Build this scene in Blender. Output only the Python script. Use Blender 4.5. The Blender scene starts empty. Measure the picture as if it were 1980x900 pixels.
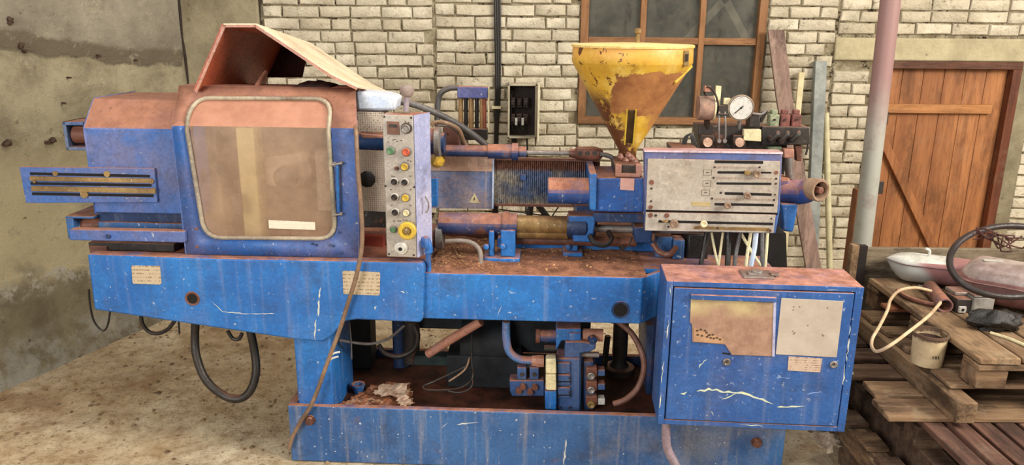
import bpy, math, random
from mathutils import Vector, Matrix, noise
random.seed(7)
R = math.radians
SC = bpy.context.scene

# ---------------------------------------------------------------- camera, light, exposure
CAM_H, PITCH, ROLL, FPX = 1.75, R(15.3), R(0.5), 1480.0
cam_data = bpy.data.cameras.new('camera'); cam = bpy.data.objects.new('camera', cam_data)
SC.collection.objects.link(cam); SC.camera = cam
cam_data.sensor_width = 36; cam_data.lens = 36 * FPX / 1980; cam_data.clip_start = 0.05
CAM_M = Matrix.Rotation(R(90) - PITCH, 4, 'X') @ Matrix.Rotation(ROLL, 4, 'Z')
CAM_M = Matrix.Translation((0, 0, CAM_H)) @ CAM_M
cam.matrix_world = CAM_M

world = bpy.data.worlds.new('world'); SC.world = world; world.use_nodes = True
bg = world.node_tree.nodes['Background']
bg.inputs[0].default_value = (1.0, 0.93, 0.82, 1); bg.inputs[1].default_value = 0.42
def area(name, loc, aim, sx, sy, power, col):
    d = bpy.data.lights.new(name, 'AREA'); d.shape = 'RECTANGLE'; d.size = sx; d.size_y = sy
    d.energy = power; d.color = col
    o = bpy.data.objects.new(name, d); SC.collection.objects.link(o); o.location = loc
    o.rotation_euler = (Vector(aim) - Vector(loc)).to_track_quat('-Z', 'Y').to_euler()
    return o
# tall windows of the hall: on the right-hand side behind the camera, and a roof light
area('window_light', (4.6, 0.4, 3.6), (-0.6, 3.6, 0.7), 2.4, 1.8, 380, (1.0, 0.94, 0.83))
area('roof_light', (0.3, 2.2, 4.6), (0.0, 3.3, 0.5), 2.6, 1.6, 85, (1.0, 0.95, 0.88))
area('left_fill_light', (-2.6, -1.6, 2.2), (0.4, 3.0, 0.6), 2.0, 2.0, 160, (1.0, 0.97, 0.93))  # added fill lamp from the left rear, lifts the left floor
SC.view_settings.view_transform = 'Standard'; SC.view_settings.look = 'None'
SC.view_settings.exposure = 0.22; SC.view_settings.gamma = 1.0
SC.view_settings.use_curve_mapping = False

# ---------------------------------------------------------------- frames: pixel -> point of a real plane
def ray(px, py):
    d = CAM_M.to_3x3() @ Vector(((px - 990) / FPX, (450 - py) / FPX, -1.0))
    return d
class Frame:
    def __init__(s, ox, oy, yaw):
        s.o = Vector((ox, oy, 0)); s.yaw = yaw
        s.u = Vector((math.cos(yaw), -math.sin(yaw), 0)); s.v = Vector((math.sin(yaw), math.cos(yaw), 0))
        s.M = Matrix.Translation(s.o) @ Matrix.Rotation(-yaw, 4, 'Z')
    def p(s, px, py, yl=0.0):
        c = Vector((0, 0, CAM_H)); d = ray(px, py)
        t = (yl - (c - s.o).dot(s.v)) / d.dot(s.v); P = c + t * d
        return Vector(((P - s.o).dot(s.u), yl, P.z))
    def g(s, px, py, z):
        c = Vector((0, 0, CAM_H)); d = ray(px, py); t = (z - CAM_H) / d.z; P = c + t * d
        return Vector(((P - s.o).dot(s.u), (P - s.o).dot(s.v), z))
MF = Frame(0.0, 2.77, R(2.5))      # the machine
WF = Frame(0.0, 4.80, 0.0)         # the brick wall
PF = Frame(0.0, 2.50, R(0.0))     # the pallets
CF = Frame(0.60, 2.545, R(4.0))    # the electric cabinet

# ---------------------------------------------------------------- mesh builder
class MB:
    def __init__(s): s.v = []; s.f = []
    def add(s, vs, fs):
        n = len(s.v); s.v += [tuple(a) for a in vs]; s.f += [tuple(i + n for i in f) for f in fs]; return s
    def box(s, x0, x1, y0, y1, z0, z1):
        v = [(x, y, z) for z in (z0, z1) for y in (y0, y1) for x in (x0, x1)]
        return s.add(v, [(0, 2, 3, 1), (4, 5, 7, 6), (0, 1, 5, 4), (2, 6, 7, 3), (0, 4, 6, 2), (1, 3, 7, 5)])
    def obox(s, c, a, b, d):
        """box by centre and three half-axis vectors"""
        c, a, b, d = map(Vector, (c, a, b, d))
        v = [c + i * a + j * b + k * d for k in (-1, 1) for j in (-1, 1) for i in (-1, 1)]
        return s.add(v, [(0, 2, 3, 1), (4, 5, 7, 6), (0, 1, 5, 4), (2, 6, 7, 3), (0, 4, 6, 2), (1, 3, 7, 5)])
    def prism(s, pts, y0, y1):
        """polygon in XZ (list of (x,z)) extruded from y0 to y1"""
        a = sum(pts[i][0] * pts[(i + 1) % len(pts)][1] - pts[(i + 1) % len(pts)][0] * pts[i][1] for i in range(len(pts)))
        if a < 0: pts = pts[::-1]
        n = len(pts)
        v = [(x, y0, z) for x, z in pts] + [(x, y1, z) for x, z in pts]
        f = [tuple(range(n)), tuple(range(2 * n - 1, n - 1, -1))]
        f += [(i, i + n, (i + 1) % n + n, (i + 1) % n) for i in range(n)]
        return s.add(v, f)
    def xprism(s, pts, x0, x1):
        """polygon in YZ extruded along X"""
        n = len(pts)
        v = [(x0, y, z) for y, z in pts] + [(x1, y, z) for y, z in pts]
        f = [tuple(range(n)), tuple(range(2 * n - 1, n - 1, -1))]
        f += [(i, (i + 1) % n, (i + 1) % n + n, i + n) for i in range(n)]
        return s.add(v, f)
    def lathe(s, p0, axis, prof, n=24, caps=True):
        """prof: list of (distance along axis, radius)"""
        p0 = Vector(p0); a = Vector(axis).normalized()
        t = Vector((0, 0, 1)) if abs(a.z) < .9 else Vector((1, 0, 0))
        e = a.cross(t).normalized(); g = a.cross(e)
        v = []; f = []
        for d, r in prof:
            for i in range(n):
                w = 2 * math.pi * i / n
                v.append(p0 + a * d + (e * math.cos(w) + g * math.sin(w)) * r)
        for k in range(len(prof) - 1):
            for i in range(n):
                j = (i + 1) % n
                f.append((k * n + i, k * n + j, (k + 1) * n + j, (k + 1) * n + i))
        if caps:
            f.append(tuple(range(n - 1, -1, -1))); f.append(tuple((len(prof) - 1) * n + i for i in range(n)))
        return s.add(v, f)
    def cyl(s, p0, p1, r0, r1=None, n=20):
        p0, p1 = Vector(p0), Vector(p1); d = p1 - p0
        return s.lathe(p0, d, [(0, r0), (d.length, r0 if r1 is None else r1)], n)
    def tube(s, pts, r, n=9, sub=6, closed=False):
        pts = [Vector(p) for p in pts]; out = []
        m = len(pts)
        if m > 2 and sub > 1:
            rng = range(m) if closed else range(m - 1)
            for i in rng:
                if closed: a, b, c, d = pts[i - 1], pts[i], pts[(i + 1) % m], pts[(i + 2) % m]
                else: a, b, c, d = pts[max(i - 1, 0)], pts[i], pts[i + 1], pts[min(i + 2, m - 1)]
                for k in range(sub):
                    t = k / sub
                    out.append(.5 * ((2 * b) + (c - a) * t + (2 * a - 5 * b + 4 * c - d) * t * t + (3 * b - a - 3 * c + d) * t ** 3))
            if not closed: out.append(pts[-1])
        else: out = pts
        L = len(out); v = []; f = []
        prev = None
        for i, p in enumerate(out):
            if closed: tg = out[(i + 1) % L] - out[i - 1]
            else: tg = out[min(i + 1, L - 1)] - out[max(i - 1, 0)]
            tg.normalize()
            if prev is None:
                up = Vector((0, 0, 1)) if abs(tg.z) < .9 else Vector((1, 0, 0))
                e = tg.cross(up).normalized()
            else: e = (prev - tg * prev.dot(tg)).normalized()
            prev = e; g = tg.cross(e)
            rr = r(i / (L - 1)) if callable(r) else r
            for k in range(n):
                w = 2 * math.pi * k / n; v.append(p + (e * math.cos(w) + g * math.sin(w)) * rr)
        for i in range(L if closed else L - 1):
            for k in range(n):
                j = (k + 1) % n; i2 = (i + 1) % L
                f.append((i * n + k, i * n + j, i2 * n + j, i2 * n + k))
        if not closed: f += [tuple(range(n - 1, -1, -1)), tuple((L - 1) * n + k for k in range(n))]
        return s.add(v, f)
    def build(s, name, mat, parent=None, bevel=0, label=None, kind=None, smooth=True, seg=2):
        me = bpy.data.meshes.new(name); me.from_pydata(s.v, [], s.f); me.update()
        if smooth:
            me.polygons.foreach_set('use_smooth', [True] * len(me.polygons)); me.set_sharp_from_angle(angle=R(38))
        me.materials.append(mat)
        o = bpy.data.objects.new(name, me); SC.collection.objects.link(o)
        if parent is not None: o.parent = parent
        if bevel:
            b = o.modifiers.new('bevel', 'BEVEL'); b.width = bevel; b.segments = seg; b.limit_method = 'ANGLE'; b.angle_limit = R(40)
            b.harden_normals = False
        if label: o['label'] = label
        if kind: o['kind'] = kind
        return o
def tag(o, label, cat, group=None, kind=None):
    o['label'] = label; o['category'] = cat
    if group: o['group'] = group
    if kind: o['kind'] = kind
    return o
def empty(name, M, label=None, cat=None, group=None):
    o = bpy.data.objects.new(name, None); SC.collection.objects.link(o); o.matrix_world = M; o.empty_display_size = .05
    if label: tag(o, label, cat, group)
    return o
def poly(F, pts, yl): return [(q.x, q.z) for q in (F.p(x, y, yl) for x, y in pts)]
def rrect(x0, y0, x1, y1, r, n=5):
    """rounded rectangle polygon"""
    out = []
    for cx, cy, a in ((x1 - r, y1 - r, 0), (x0 + r, y1 - r, 90), (x0 + r, y0 + r, 180), (x1 - r, y0 + r, 270)):
        for k in range(n + 1):
            w = R(a + 90 * k / n); out.append((cx + r * math.cos(w), cy + r * math.sin(w)))
    return out
class Px:
    """a builder whose shapes are laid out in a frame"""
    def __init__(s, F): s.F = F; s.m = MB()
    def plate(s, pts, yl, d): s.m.prism(poly(s.F, pts, yl), yl, yl + d); return s
    def rect(s, x0, y0, x1, y1, yl, d):
        F = s.F; xm, ym = (x0 + x1) / 2, (y0 + y1) / 2
        s.m.box(F.p(x0, ym, yl).x, F.p(x1, ym, yl).x, yl, yl + d, F.p(xm, y1, yl).z, F.p(xm, y0, yl).z); return s
    def tube(s, pts, r, **k): s.m.tube([s.F.p(*p) for p in pts], r, **k); return s
    def cyl(s, a, b, r0, r1=None, n=20): s.m.cyl(s.F.p(*a), s.F.p(*b), r0, r1, n); return s
    def disc(s, x, y, yl, r, d, n=20, prof=None):
        c = s.F.p(x, y, yl); s.m.lathe(c + Vector((0, d, 0)), (0, -1, 0), prof or [(0, r), (d, r)], n); return s
    def xcyl(s, x0, x1, y, yl, r, n=20):
        """cylinder lying along the frame's x axis"""
        a = s.F.p(x0, y, yl); b = s.F.p(x1, y, yl); z = (a.z + b.z) / 2
        s.m.cyl((a.x, yl, z), (b.x, yl, z), r, None, n); return s
    def build(s, *a, **k): return s.m.build(*a, **k)

# ---------------------------------------------------------------- materials
class NT:
    def __init__(s, name):
        s.mat = bpy.data.materials.new(name); s.mat.use_nodes = True; s.t = s.mat.node_tree
        s.n = s.t.nodes; s.b = s.n['Principled BSDF']; s._oc = None
    def link(s, a, b): s.t.links.new(a, b)
    def new(s, t, **k):
        x = s.n.new(t)
        for a, v in k.items(): setattr(x, a, v)
        return x
    def setin(s, sock, v):
        if hasattr(v, 'links') or isinstance(v, bpy.types.NodeSocket): s.link(v, sock)
        elif isinstance(v, (tuple, list)) and sock.type == 'RGBA' and len(v) == 3: sock.default_value = (*v, 1)
        else: sock.default_value = v
    def oc(s):
        if s._oc is None: s._oc = s.new('ShaderNodeTexCoord').outputs['Object']
        return s._oc
    def map(s, scale=(1, 1, 1), rot=(0, 0, 0), loc=(0, 0, 0), src=None):
        m = s.new('ShaderNodeMapping'); s.link(src or s.oc(), m.inputs[0])
        m.inputs['Scale'].default_value = scale; m.inputs['Rotation'].default_value = rot; m.inputs['Location'].default_value = loc
        return m.outputs[0]
    def noise(s, scale, detail=4, rough=.6, vec=None, dist=0):
        x = s.new('ShaderNodeTexNoise'); s.link(vec or s.oc(), x.inputs['Vector'])
        x.inputs['Scale'].default_value = scale; x.inputs['Detail'].default_value = detail
        x.inputs['Roughness'].default_value = rough; x.inputs['Distortion'].default_value = dist
        return x.outputs['Fac']
    def voro(s, scale, feature='F1', vec=None, rnd=1):
        x = s.new('ShaderNodeTexVoronoi', feature=feature); s.link(vec or s.oc(), x.inputs['Vector'])
        x.inputs['Scale'].default_value = scale; x.inputs['Randomness'].default_value = rnd
        return x.outputs['Distance']
    def rng(s, v, a, b, c=0, d=1, smooth=True):
        x = s.new('ShaderNodeMapRange'); x.interpolation_type = 'SMOOTHSTEP' if smooth else 'LINEAR'
        s.setin(x.inputs[0], v)
        for i, q in enumerate((a, b, c, d)): x.inputs[i + 1].default_value = q
        return x.outputs[0]
    def math(s, op, a, b=0.0):
        x = s.new('ShaderNodeMath', operation=op); s.setin(x.inputs[0], a); s.setin(x.inputs[1], b); return x.outputs[0]
    def mix(s, f, a, b, mode='MIX'):
        x = s.new('ShaderNodeMix', data_type='RGBA', blend_type=mode)
        s.setin(x.inputs[0], f); s.setin(x.inputs[6], a); s.setin(x.inputs[7], b); return x.outputs[2]
    def sep(s, src=None):
        x = s.new('ShaderNodeSeparateXYZ'); s.link(src or s.oc(), x.inputs[0]); return x.outputs
    def nz(s):
        g = s.new('ShaderNodeNewGeometry'); return s.sep(g.outputs['True Normal'])[2]
    def rnd(s): return s.new('ShaderNodeObjectInfo').outputs['Random']
    def bump(s, h, strength=.4, dist=.01):
        x = s.new('ShaderNodeBump'); x.inputs['Strength'].default_value = strength; x.inputs['Distance'].default_value = dist
        s.setin(x.inputs['Height'], h); s.link(x.outputs[0], s.b.inputs['Normal'])
    def out(s, col=None, rough=None, metal=None, spec=None):
        if col is not None: s.setin(s.b.inputs['Base Color'], col)
        if rough is not None: s.setin(s.b.inputs['Roughness'], rough)
        if metal is not None: s.setin(s.b.inputs['Metallic'], metal)
        if spec is not None: s.b.inputs['Specular IOR Level'].default_value = spec
        return s.mat
def srgb(r, g, b): return tuple(((c / 255) / 12.92 if c / 255 <= .04045 else ((c / 255 + .055) / 1.055) ** 2.4) for c in (r, g, b))

DUST = srgb(176, 122, 98); DUST2 = srgb(126, 80, 60)
def paint(name, c1, c2, dust=1.0, dmin=.45, film=.35, rust=.35, chips=.5, rough=.45, dcol=DUST, dcol2=DUST2, metal=0.0, streak=.3, filmcol=None, nz0=.72):
    n = NT(name)
    col = n.mix(n.rng(n.noise(3.5, 5), .35, .65), c1, c2)
    sv = n.map(scale=(26, 26, 1.4))
    st = n.rng(n.noise(1.0, 4, .6, sv), .50, .74, 0, streak)
    col = n.mix(st, col, srgb(136, 142, 162) if filmcol is None else filmcol)
    fm = n.rng(n.noise(2.1, 7, .7), .47, .68, 0, film)
    col = n.mix(fm, col, filmcol or srgb(112, 112, 146))
    fine = n.noise(85, 4, .75)
    col = n.mix(n.rng(fine, .42, .72, 0, .55), col, tuple(q * .45 for q in c1))
    col = n.mix(n.rng(n.noise(45, 5, .7), .5, .7, 0, .25), col, tuple(min(1, q * 1.6 + .02) for q in c1))
    gr = n.rng(n.noise(5.5, 9, .75), .48, .70, 0, .55)
    col = n.mix(gr, col, n.mix(.75, col, srgb(48, 38, 34)))
    r_ = n.rng(n.noise(9, 9, .75), .60 - .05 * rust, .68 - .05 * rust, 0, min(1, rust * 1.6))
    col = n.mix(r_, col, n.mix(n.noise(30), srgb(64, 38, 30), srgb(124, 78, 56)))
    ch = n.math('MULTIPLY', n.rng(n.noise(60, 4, .55), .65, .68, 0, 1), n.rng(n.noise(5, 3), .40, .56, 0, chips))
    col = n.mix(ch, col, srgb(205, 205, 200))
    dm = n.rng(n.nz(), nz0 - .1, nz0 + .2, 0, dust)
    dm = n.math('MULTIPLY', dm, n.rng(n.noise(7, 8, .75), .34, .56, dmin, 1))
    dc = n.mix(n.rng(n.noise(16, 8, .75), .3, .7), dcol2, dcol)
    dc = n.mix(n.rng(n.noise(70, 4, .7), .58, .7, 0, .5), dc, srgb(80, 52, 42))
    col = n.mix(dm, col, dc)
    n.bump(n.noise(90, 5, .7), .25, .002)
    return n.out(col, n.math('MAXIMUM', n.math('MULTIPLY', dm, .9), n.rng(fine, .3, .7, rough - .08, rough + .15)), metal, .4)

BLUE = paint('blue_paint', srgb(36, 112, 184), srgb(30, 90, 160), film=.3, rust=.12)
BLUE_DUSTY = paint('dusty_blue_paint', srgb(86, 100, 150), srgb(40, 96, 170), film=.6, rust=.15, nz0=.4, dmin=.93, filmcol=srgb(118, 106, 124), dcol=srgb(166, 116, 92), dcol2=srgb(136, 92, 72))
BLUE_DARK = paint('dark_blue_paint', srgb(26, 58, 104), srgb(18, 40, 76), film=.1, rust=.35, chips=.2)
BLUE_DIRTY = paint('dirty_blue_paint', srgb(58, 100, 152), srgb(40, 80, 132), film=.7, rust=.2, chips=.8, streak=.75, filmcol=srgb(128, 132, 146))
BLUE_CAB = paint('cabinet_blue_paint', srgb(48, 92, 156), srgb(38, 78, 140), film=.35, chips=.35, rust=.15, dmin=.8, dcol=srgb(190, 134, 116))
GREY_PANEL = paint('grey_panel_paint', srgb(172, 164, 154), srgb(154, 146, 136), film=.5, rust=.25, chips=.2, filmcol=srgb(150, 132, 112), streak=.15)
LILAC = paint('pale_lilac_paint', srgb(182, 180, 206), srgb(150, 156, 196), film=.3, rust=.2, filmcol=srgb(200, 195, 215))
PALE_BLUE = paint('pale_blue_and_highlight', srgb(205, 212, 225), srgb(150, 180, 220), dust=.1, film=.4, rust=.1, filmcol=srgb(225, 220, 215))  # pale blue; on the cowl it carries a painted highlight
RUSTY = paint('rusty_iron', srgb(120, 74, 58), srgb(82, 50, 42), film=.2, rust=.6, chips=.1, filmcol=srgb(150, 104, 84))
PINK = paint('dusty_pink_paint', srgb(176, 126, 106), srgb(150, 102, 84), film=.3, rust=.2, filmcol=srgb(176, 140, 140))
STEEL = paint('dull_steel', srgb(150, 146, 142), srgb(112, 108, 106), film=.3, rust=.35, chips=0, metal=.5, filmcol=srgb(150, 120, 100), dust=.6)
STEEL_DARK = paint('greasy_dark_steel', srgb(56, 50, 46), srgb(34, 30, 28), film=.25, rust=.5, chips=.15, filmcol=srgb(90, 74, 64), dust=.6)
BRASS = paint('tarnished_brass', srgb(150, 122, 74), srgb(104, 78, 46), film=.3, rust=.5, chips=.3, filmcol=srgb(176, 150, 104), metal=.3, dust=.3)
COPPER = paint('copper_tube', srgb(176, 142, 98), srgb(140, 104, 68), film=.2, rust=.2, chips=0, metal=.3, filmcol=srgb(200, 170, 120), dust=0)
BLACK = paint('black_rubber', srgb(30, 27, 25), srgb(18, 16, 15), film=.25, rust=.0, chips=0, filmcol=srgb(62, 50, 42), dust=.25)
GREYHOSE = paint('grey_hose', srgb(92, 90, 90), srgb(70, 68, 68), film=.3, rust=0, chips=0, filmcol=srgb(130, 120, 112), dust=.3)
TAN = paint('tan_hose', srgb(142, 112, 88), srgb(100, 78, 62), film=.4, rust=.3, chips=.1, filmcol=srgb(170, 146, 120), dust=.1)
CREAM = paint('cream_paint', srgb(226, 216, 176), srgb(205, 192, 150), film=.3, rust=.12, chips=0, filmcol=srgb(190, 160, 120), dust=.1)
HOODOUT = paint('cream_dusted_sheet', srgb(228, 208, 176), srgb(216, 186, 152), film=.3, rust=.1, chips=0, filmcol=srgb(230, 215, 190), dust=0)
HOODIN = paint('red_brown_sheet', srgb(172, 88, 60), srgb(138, 64, 44), film=.3, rust=.3, chips=0, filmcol=srgb(160, 92, 66), dust=0)
YELLOW = paint('yellow_plastic', srgb(214, 182, 62), srgb(190, 158, 50), film=.2, rust=.2, chips=0, filmcol=srgb(180, 150, 80), dust=.1)
GREEN = paint('green_plastic', srgb(96, 140, 98), srgb(76, 116, 84), film=.2, rust=.1, chips=0, filmcol=srgb(140, 140, 110), dust=.1)
RED = paint('red_orange_plastic', srgb(206, 96, 58), srgb(180, 72, 44), film=.1, rust=.1, chips=0, filmcol=srgb(190, 120, 90), dust=.1)
DARKP = paint('dark_plastic', srgb(52, 38, 32), srgb(34, 26, 24), film=.1, rust=.2, chips=0, filmcol=srgb(90, 70, 60), dust=.3)
WHITEP = paint('white_plastic', srgb(208, 206, 198), srgb(190, 186, 178), film=.2, rust=.05, chips=0, filmcol=srgb(180, 160, 140), dust=.2)

def flat(name, c1, c2=None, sc=8, rough=.8, bumps=.2, bd=.003, det=6):
    n = NT(name); c2 = c2 or tuple(q * .7 for q in c1); f = n.noise(sc, det, .7)
    n.bump(n.noise(sc * 4, 6, .7), bumps, bd)
    return n.out(n.mix(n.rng(f, .3, .7), c1, c2), rough, 0, .3)
BLACKHOLE = flat('black_slot', (.006, .005, .005), (.01, .008, .007))
PAPER = flat('old_paper', srgb(188, 172, 152), srgb(164, 146, 126), 5)
PAPER_BROWN = flat('browned_paper', srgb(184, 146, 112), srgb(150, 112, 84), 6)
CLOTH = flat('dirty_cloth', srgb(190, 176, 156), srgb(120, 100, 84), 12)
INK = flat('dark_print', srgb(66, 50, 40), srgb(90, 70, 56))
SCRATCH = flat('bare_scratch', srgb(206, 206, 186), srgb(160, 170, 180), 40)

def plate_mat(name, base, ink, rows, amount=.75):
    n = NT(name)
    v = n.map(scale=(1, 1, 1)); s3 = n.sep(v)
    line = n.math('SINE', n.math('MULTIPLY', s3[2], rows))
    w = n.noise(140, 3, .8, n.map(scale=(1, 1, .25)))
    m = n.math('MULTIPLY', n.rng(line, .1, .5), n.rng(w, .47, .56, 0, amount))
    col = n.mix(n.noise(9, 6), base, tuple(q * .72 for q in base))
    return n.out(n.mix(m, col, ink), .6, 0, .3)
NAMEPLATE = plate_mat('engraved_plate', srgb(192, 174, 146), srgb(112, 84, 62), 420)
LABELP = plate_mat('small_printed_label', srgb(200, 176, 156), srgb(120, 84, 70), 700)
WHITELABEL = plate_mat('faded_white_label', srgb(226, 214, 194), srgb(190, 160, 130), 500, .5)

# concrete floor covered with dirt
n = NT('dirt_floor')
big = n.noise(1.3, 6, .65); med = n.noise(7, 8, .75); fine = n.noise(60, 6, .8)
c = n.mix(n.rng(big, .35, .62), srgb(212, 186, 150), srgb(238, 220, 188))
c = n.mix(n.rng(med, .38, .7), c, srgb(182, 152, 116))
c = n.mix(n.rng(n.noise(2.2, 5, .6, n.map(loc=(4, 7, 0))), .55, .7, 0, .6), c, srgb(222, 206, 180))
c = n.mix(n.rng(n.noise(1.1, 7, .7, n.map(loc=(2.2, 8, 0))), .50, .64, 0, .65), c, srgb(150, 116, 84))
c = n.mix(n.rng(n.noise(22, 8, .8), .50, .62, 0, .5), c, srgb(140, 112, 82))
c = n.mix(n.rng(fine, .52, .72, 0, .7), c, srgb(92, 70, 50))
c = n.mix(n.rng(n.noise(120, 3), .66, .72, 0, .6), c, srgb(222, 206, 176))
n.bump(n.math('ADD', n.math('MULTIPLY', med, .6), fine), .8, .02)
FLOOR = n.out(c, .95, 0, .15)
PEBBLE = flat('pebble_grit', srgb(150, 124, 94), srgb(84, 64, 46), 3)

# left wall: old render with a grey repair band, flaking cream, painted-in sunlit patches and a damp foot
n = NT('old_plaster')
s3 = n.sep(); z = s3[2]; wob = n.noise(2.2, 6, .65); zz = n.math('ADD', z, n.math('MULTIPLY', n.math('SUBTRACT', wob, .5), .2)); zz = n.math('ADD', zz, n.math('MULTIPLY', n.math('SUBTRACT', s3[0], 4.4), .10))
up = n.mix(n.rng(n.noise(2.4, 7, .7), .3, .7), srgb(196, 186, 164), srgb(152, 142, 124))
cream = n.mix(n.rng(n.noise(3.2, 8, .7), .35, .68), srgb(206, 194, 160), srgb(158, 146, 120))
cream = n.mix(n.rng(n.noise(1.1, 4, .6, n.map(loc=(2, 1, 3))), .52, .68, 0, .6), cream, srgb(130, 118, 96))
damp = n.mix(n.rng(n.noise(4, 7, .7), .35, .7), srgb(178, 166, 136), srgb(140, 128, 102))
c = n.mix(n.rng(zz, 1.61, 1.63), cream, srgb(136, 124, 104)); c = n.mix(n.rng(zz, 1.70, 1.73), c, up)
c = n.mix(n.math('MULTIPLY', n.rng(z, 1.25, .9), n.rng(n.noise(2.6, 5, .6, n.map(loc=(9, 2, 1))), .30, .46)), c, srgb(236, 220, 176))  # sunlit patches low on the wall, painted in as bright cream
c = n.mix(n.rng(zz, .50, .44), c, damp)
sp = n.math('MULTIPLY', n.rng(zz, .38, .45), n.rng(zz, .54, .50)); sp = n.math('MULTIPLY', sp, n.rng(n.noise(16, 6, .7), .46, .6))
c = n.mix(sp, c, srgb(226, 220, 200))
c = n.mix(n.math('MULTIPLY', n.rng(zz, .26, .12), n.rng(n.noise(7, 6, .7), .4, .6)), c, srgb(196, 190, 176))
c = n.mix(n.rng(n.noise(6, 9, .78), .55, .70, 0, .35), c, srgb(116, 104, 86))
c = n.mix(n.rng(n.noise(8, 9, .78, n.map(loc=(3, 3, 3))), .54, .66, 0, .5), c, srgb(226, 214, 182))
c = n.mix(n.rng(n.noise(13, 9, .8), .60, .66, 0, .85), c, srgb(70, 56, 42))
c = n.mix(n.rng(n.voro(4.2, 'DISTANCE_TO_EDGE', n.map(scale=(1, 1, 1.3))), .006, .0, 0, .12), c, srgb(80, 64, 50))
h = n.math('ADD', n.math('MULTIPLY', n.noise(9, 12, .8), 1.6), n.math('MULTIPLY', n.rng(zz, 1.61, 1.64), .3)); h = n.math('ADD', h, n.math('MULTIPLY', n.rng(zz, .5, .46), -.3))
n.bump(h, 1, .03)
PLASTER = n.out(c, .92, 0, .2)
n = NT('grey_render')
c = n.mix(n.rng(n.noise(3, 8, .7), .3, .7), srgb(148, 138, 112), srgb(106, 96, 76))
c = n.mix(n.rng(n.noise(16, 7, .7), .6, .7, 0, .7), c, srgb(70, 58, 44)); n.bump(n.noise(14, 9, .75), .8, .015)
RENDER = n.out(c, .92, 0, .2)
n = NT('pale_render')
c = n.mix(n.rng(n.noise(3, 8, .7), .3, .7), srgb(188, 176, 142), srgb(152, 140, 112))
c = n.mix(n.rng(n.noise(16, 7, .7), .62, .7, 0, .6), c, srgb(100, 84, 62)); n.bump(n.noise(14, 9, .75), .8, .015)
PALE_RENDER = n.out(c, .92, 0, .2)
n = NT('whitewashed_brick')
rn = n.rnd(); jit = n.map(); w = n.new('ShaderNodeVectorMath', operation='ADD'); n.link(n.oc(), w.inputs[0])
cx = n.new('ShaderNodeCombineXYZ'); n.link(n.math('MULTIPLY', rn, 37.0), cx.inputs[0]); n.link(n.math('MULTIPLY', rn, 11.0), cx.inputs[2]); n.link(cx.outputs[0], w.inputs[1])
v = w.outputs[0]
c = n.mix(n.rng(n.noise(6, 6, .7, v), .3, .7), srgb(230, 219, 196), srgb(198, 186, 162))
c = n.mix(n.rng(rn, 0, 1, 0, .55, False), c, srgb(178, 164, 138))
c = n.mix(n.rng(n.noise(22, 7, .75, v), .54, .66, 0, .8), c, srgb(134, 116, 90))
c = n.mix(n.rng(n.noise(9, 7, .75, v), .66, .72, 0, .6), c, srgb(150, 100, 70))
c = n.mix(n.rng(n.noise(15, 9, .8, v), .60, .66, 0, .85), c, srgb(64, 52, 40))
n.bump(n.math('ADD', n.noise(40, 7, .75, v), n.noise(12, 5, .7, v)), 1, .014)
BRICK = n.out(c, .9, 0, .2)
n = NT('rough_mortar')
c = n.mix(n.rng(n.noise(12, 7, .7), .35, .62), srgb(186, 174, 146), srgb(136, 122, 96)); c = n.mix(n.rng(n.noise(17, 7, .75), .53, .62), c, srgb(52, 42, 32))
n.bump(n.noise(40, 8, .8), 1, .02)
MORTAR = n.out(c, .95, 0, .1)

def wood(name, c1, c2, c3, axis='Z', knots=.5, wear=.2, rough=.6, ring=16):
    n = NT(name); rn = n.rnd()
    sc = {'X': (.08, 1, 1), 'Y': (1, .08, 1), 'Z': (1, 1, .08)}[axis]
    w = n.new('ShaderNodeVectorMath', operation='ADD'); n.link(n.oc(), w.inputs[0])
    cx = n.new('ShaderNodeCombineXYZ')
    for i, k in enumerate((13.0, 29.0, 7.0)): n.link(n.math('MULTIPLY', rn, k), cx.inputs[i])
    n.link(cx.outputs[0], w.inputs[1]); v = w.outputs[0]
    g = n.noise(ring, 5, .6, n.map(scale=sc, src=v), .6)
    g2 = n.noise(ring * 5, 4, .6, n.map(scale=sc, src=v))
    col = n.mix(n.rng(g, .32, .68), c1, c2); col = n.mix(n.rng(g2, .45, .75, 0, .5), col, c3)
    kn = n.rng(n.voro(3.2, 'F1', n.map(scale=tuple(min(1, q * 5) for q in sc), src=v)), .09, .04, 0, knots); col = n.mix(kn, col, c3)
    col = n.mix(n.rng(n.noise(9, 6, .7, v), .5, .7, 0, wear), col, srgb(156, 142, 118))
    col = n.mix(n.rng(rn, 0, 1, 0, .35, False), col, c2)
    col = n.mix(n.rng(n.noise(6, 8, .78, n.map(scale=tuple(q ** .4 for q in sc), src=v)), .46, .64, 0, .4 + wear), col, tuple(q * .28 for q in c2))
    n.bump(n.math('ADD', g, g2), .5, .005)
    return n.out(col, rough, 0, .3)
DOORWOOD = wood('orange_pine', srgb(166, 110, 66), srgb(132, 82, 48), srgb(84, 50, 30), 'Z', .9, .12)
DOORWOOD_X = wood('orange_pine_rail', srgb(182, 126, 76), srgb(150, 98, 54), srgb(100, 58, 30), 'X', .3, .05)
FRAMEWOOD = wood('red_brown_frame', srgb(110, 60, 34), srgb(84, 42, 24), srgb(50, 26, 16), 'Z', .1, .15)
WINWOOD = wood('brown_window_frame', srgb(150, 106, 68), srgb(120, 82, 50), srgb(82, 44, 26), 'Z', .1, .1)
WINWOOD_X = wood('brown_window_rail', srgb(150, 106, 68), srgb(120, 82, 50), srgb(82, 44, 26), 'X', .1, .1)
OLDWOOD = wood('weathered_board', srgb(150, 124, 112), srgb(120, 96, 86), srgb(78, 60, 52), 'Z', .3, .4, .85)
PAL_X = wood('pallet_wood_cross', srgb(152, 122, 92), srgb(100, 76, 56), srgb(56, 40, 28), 'X', .6, .5, .85)
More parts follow.
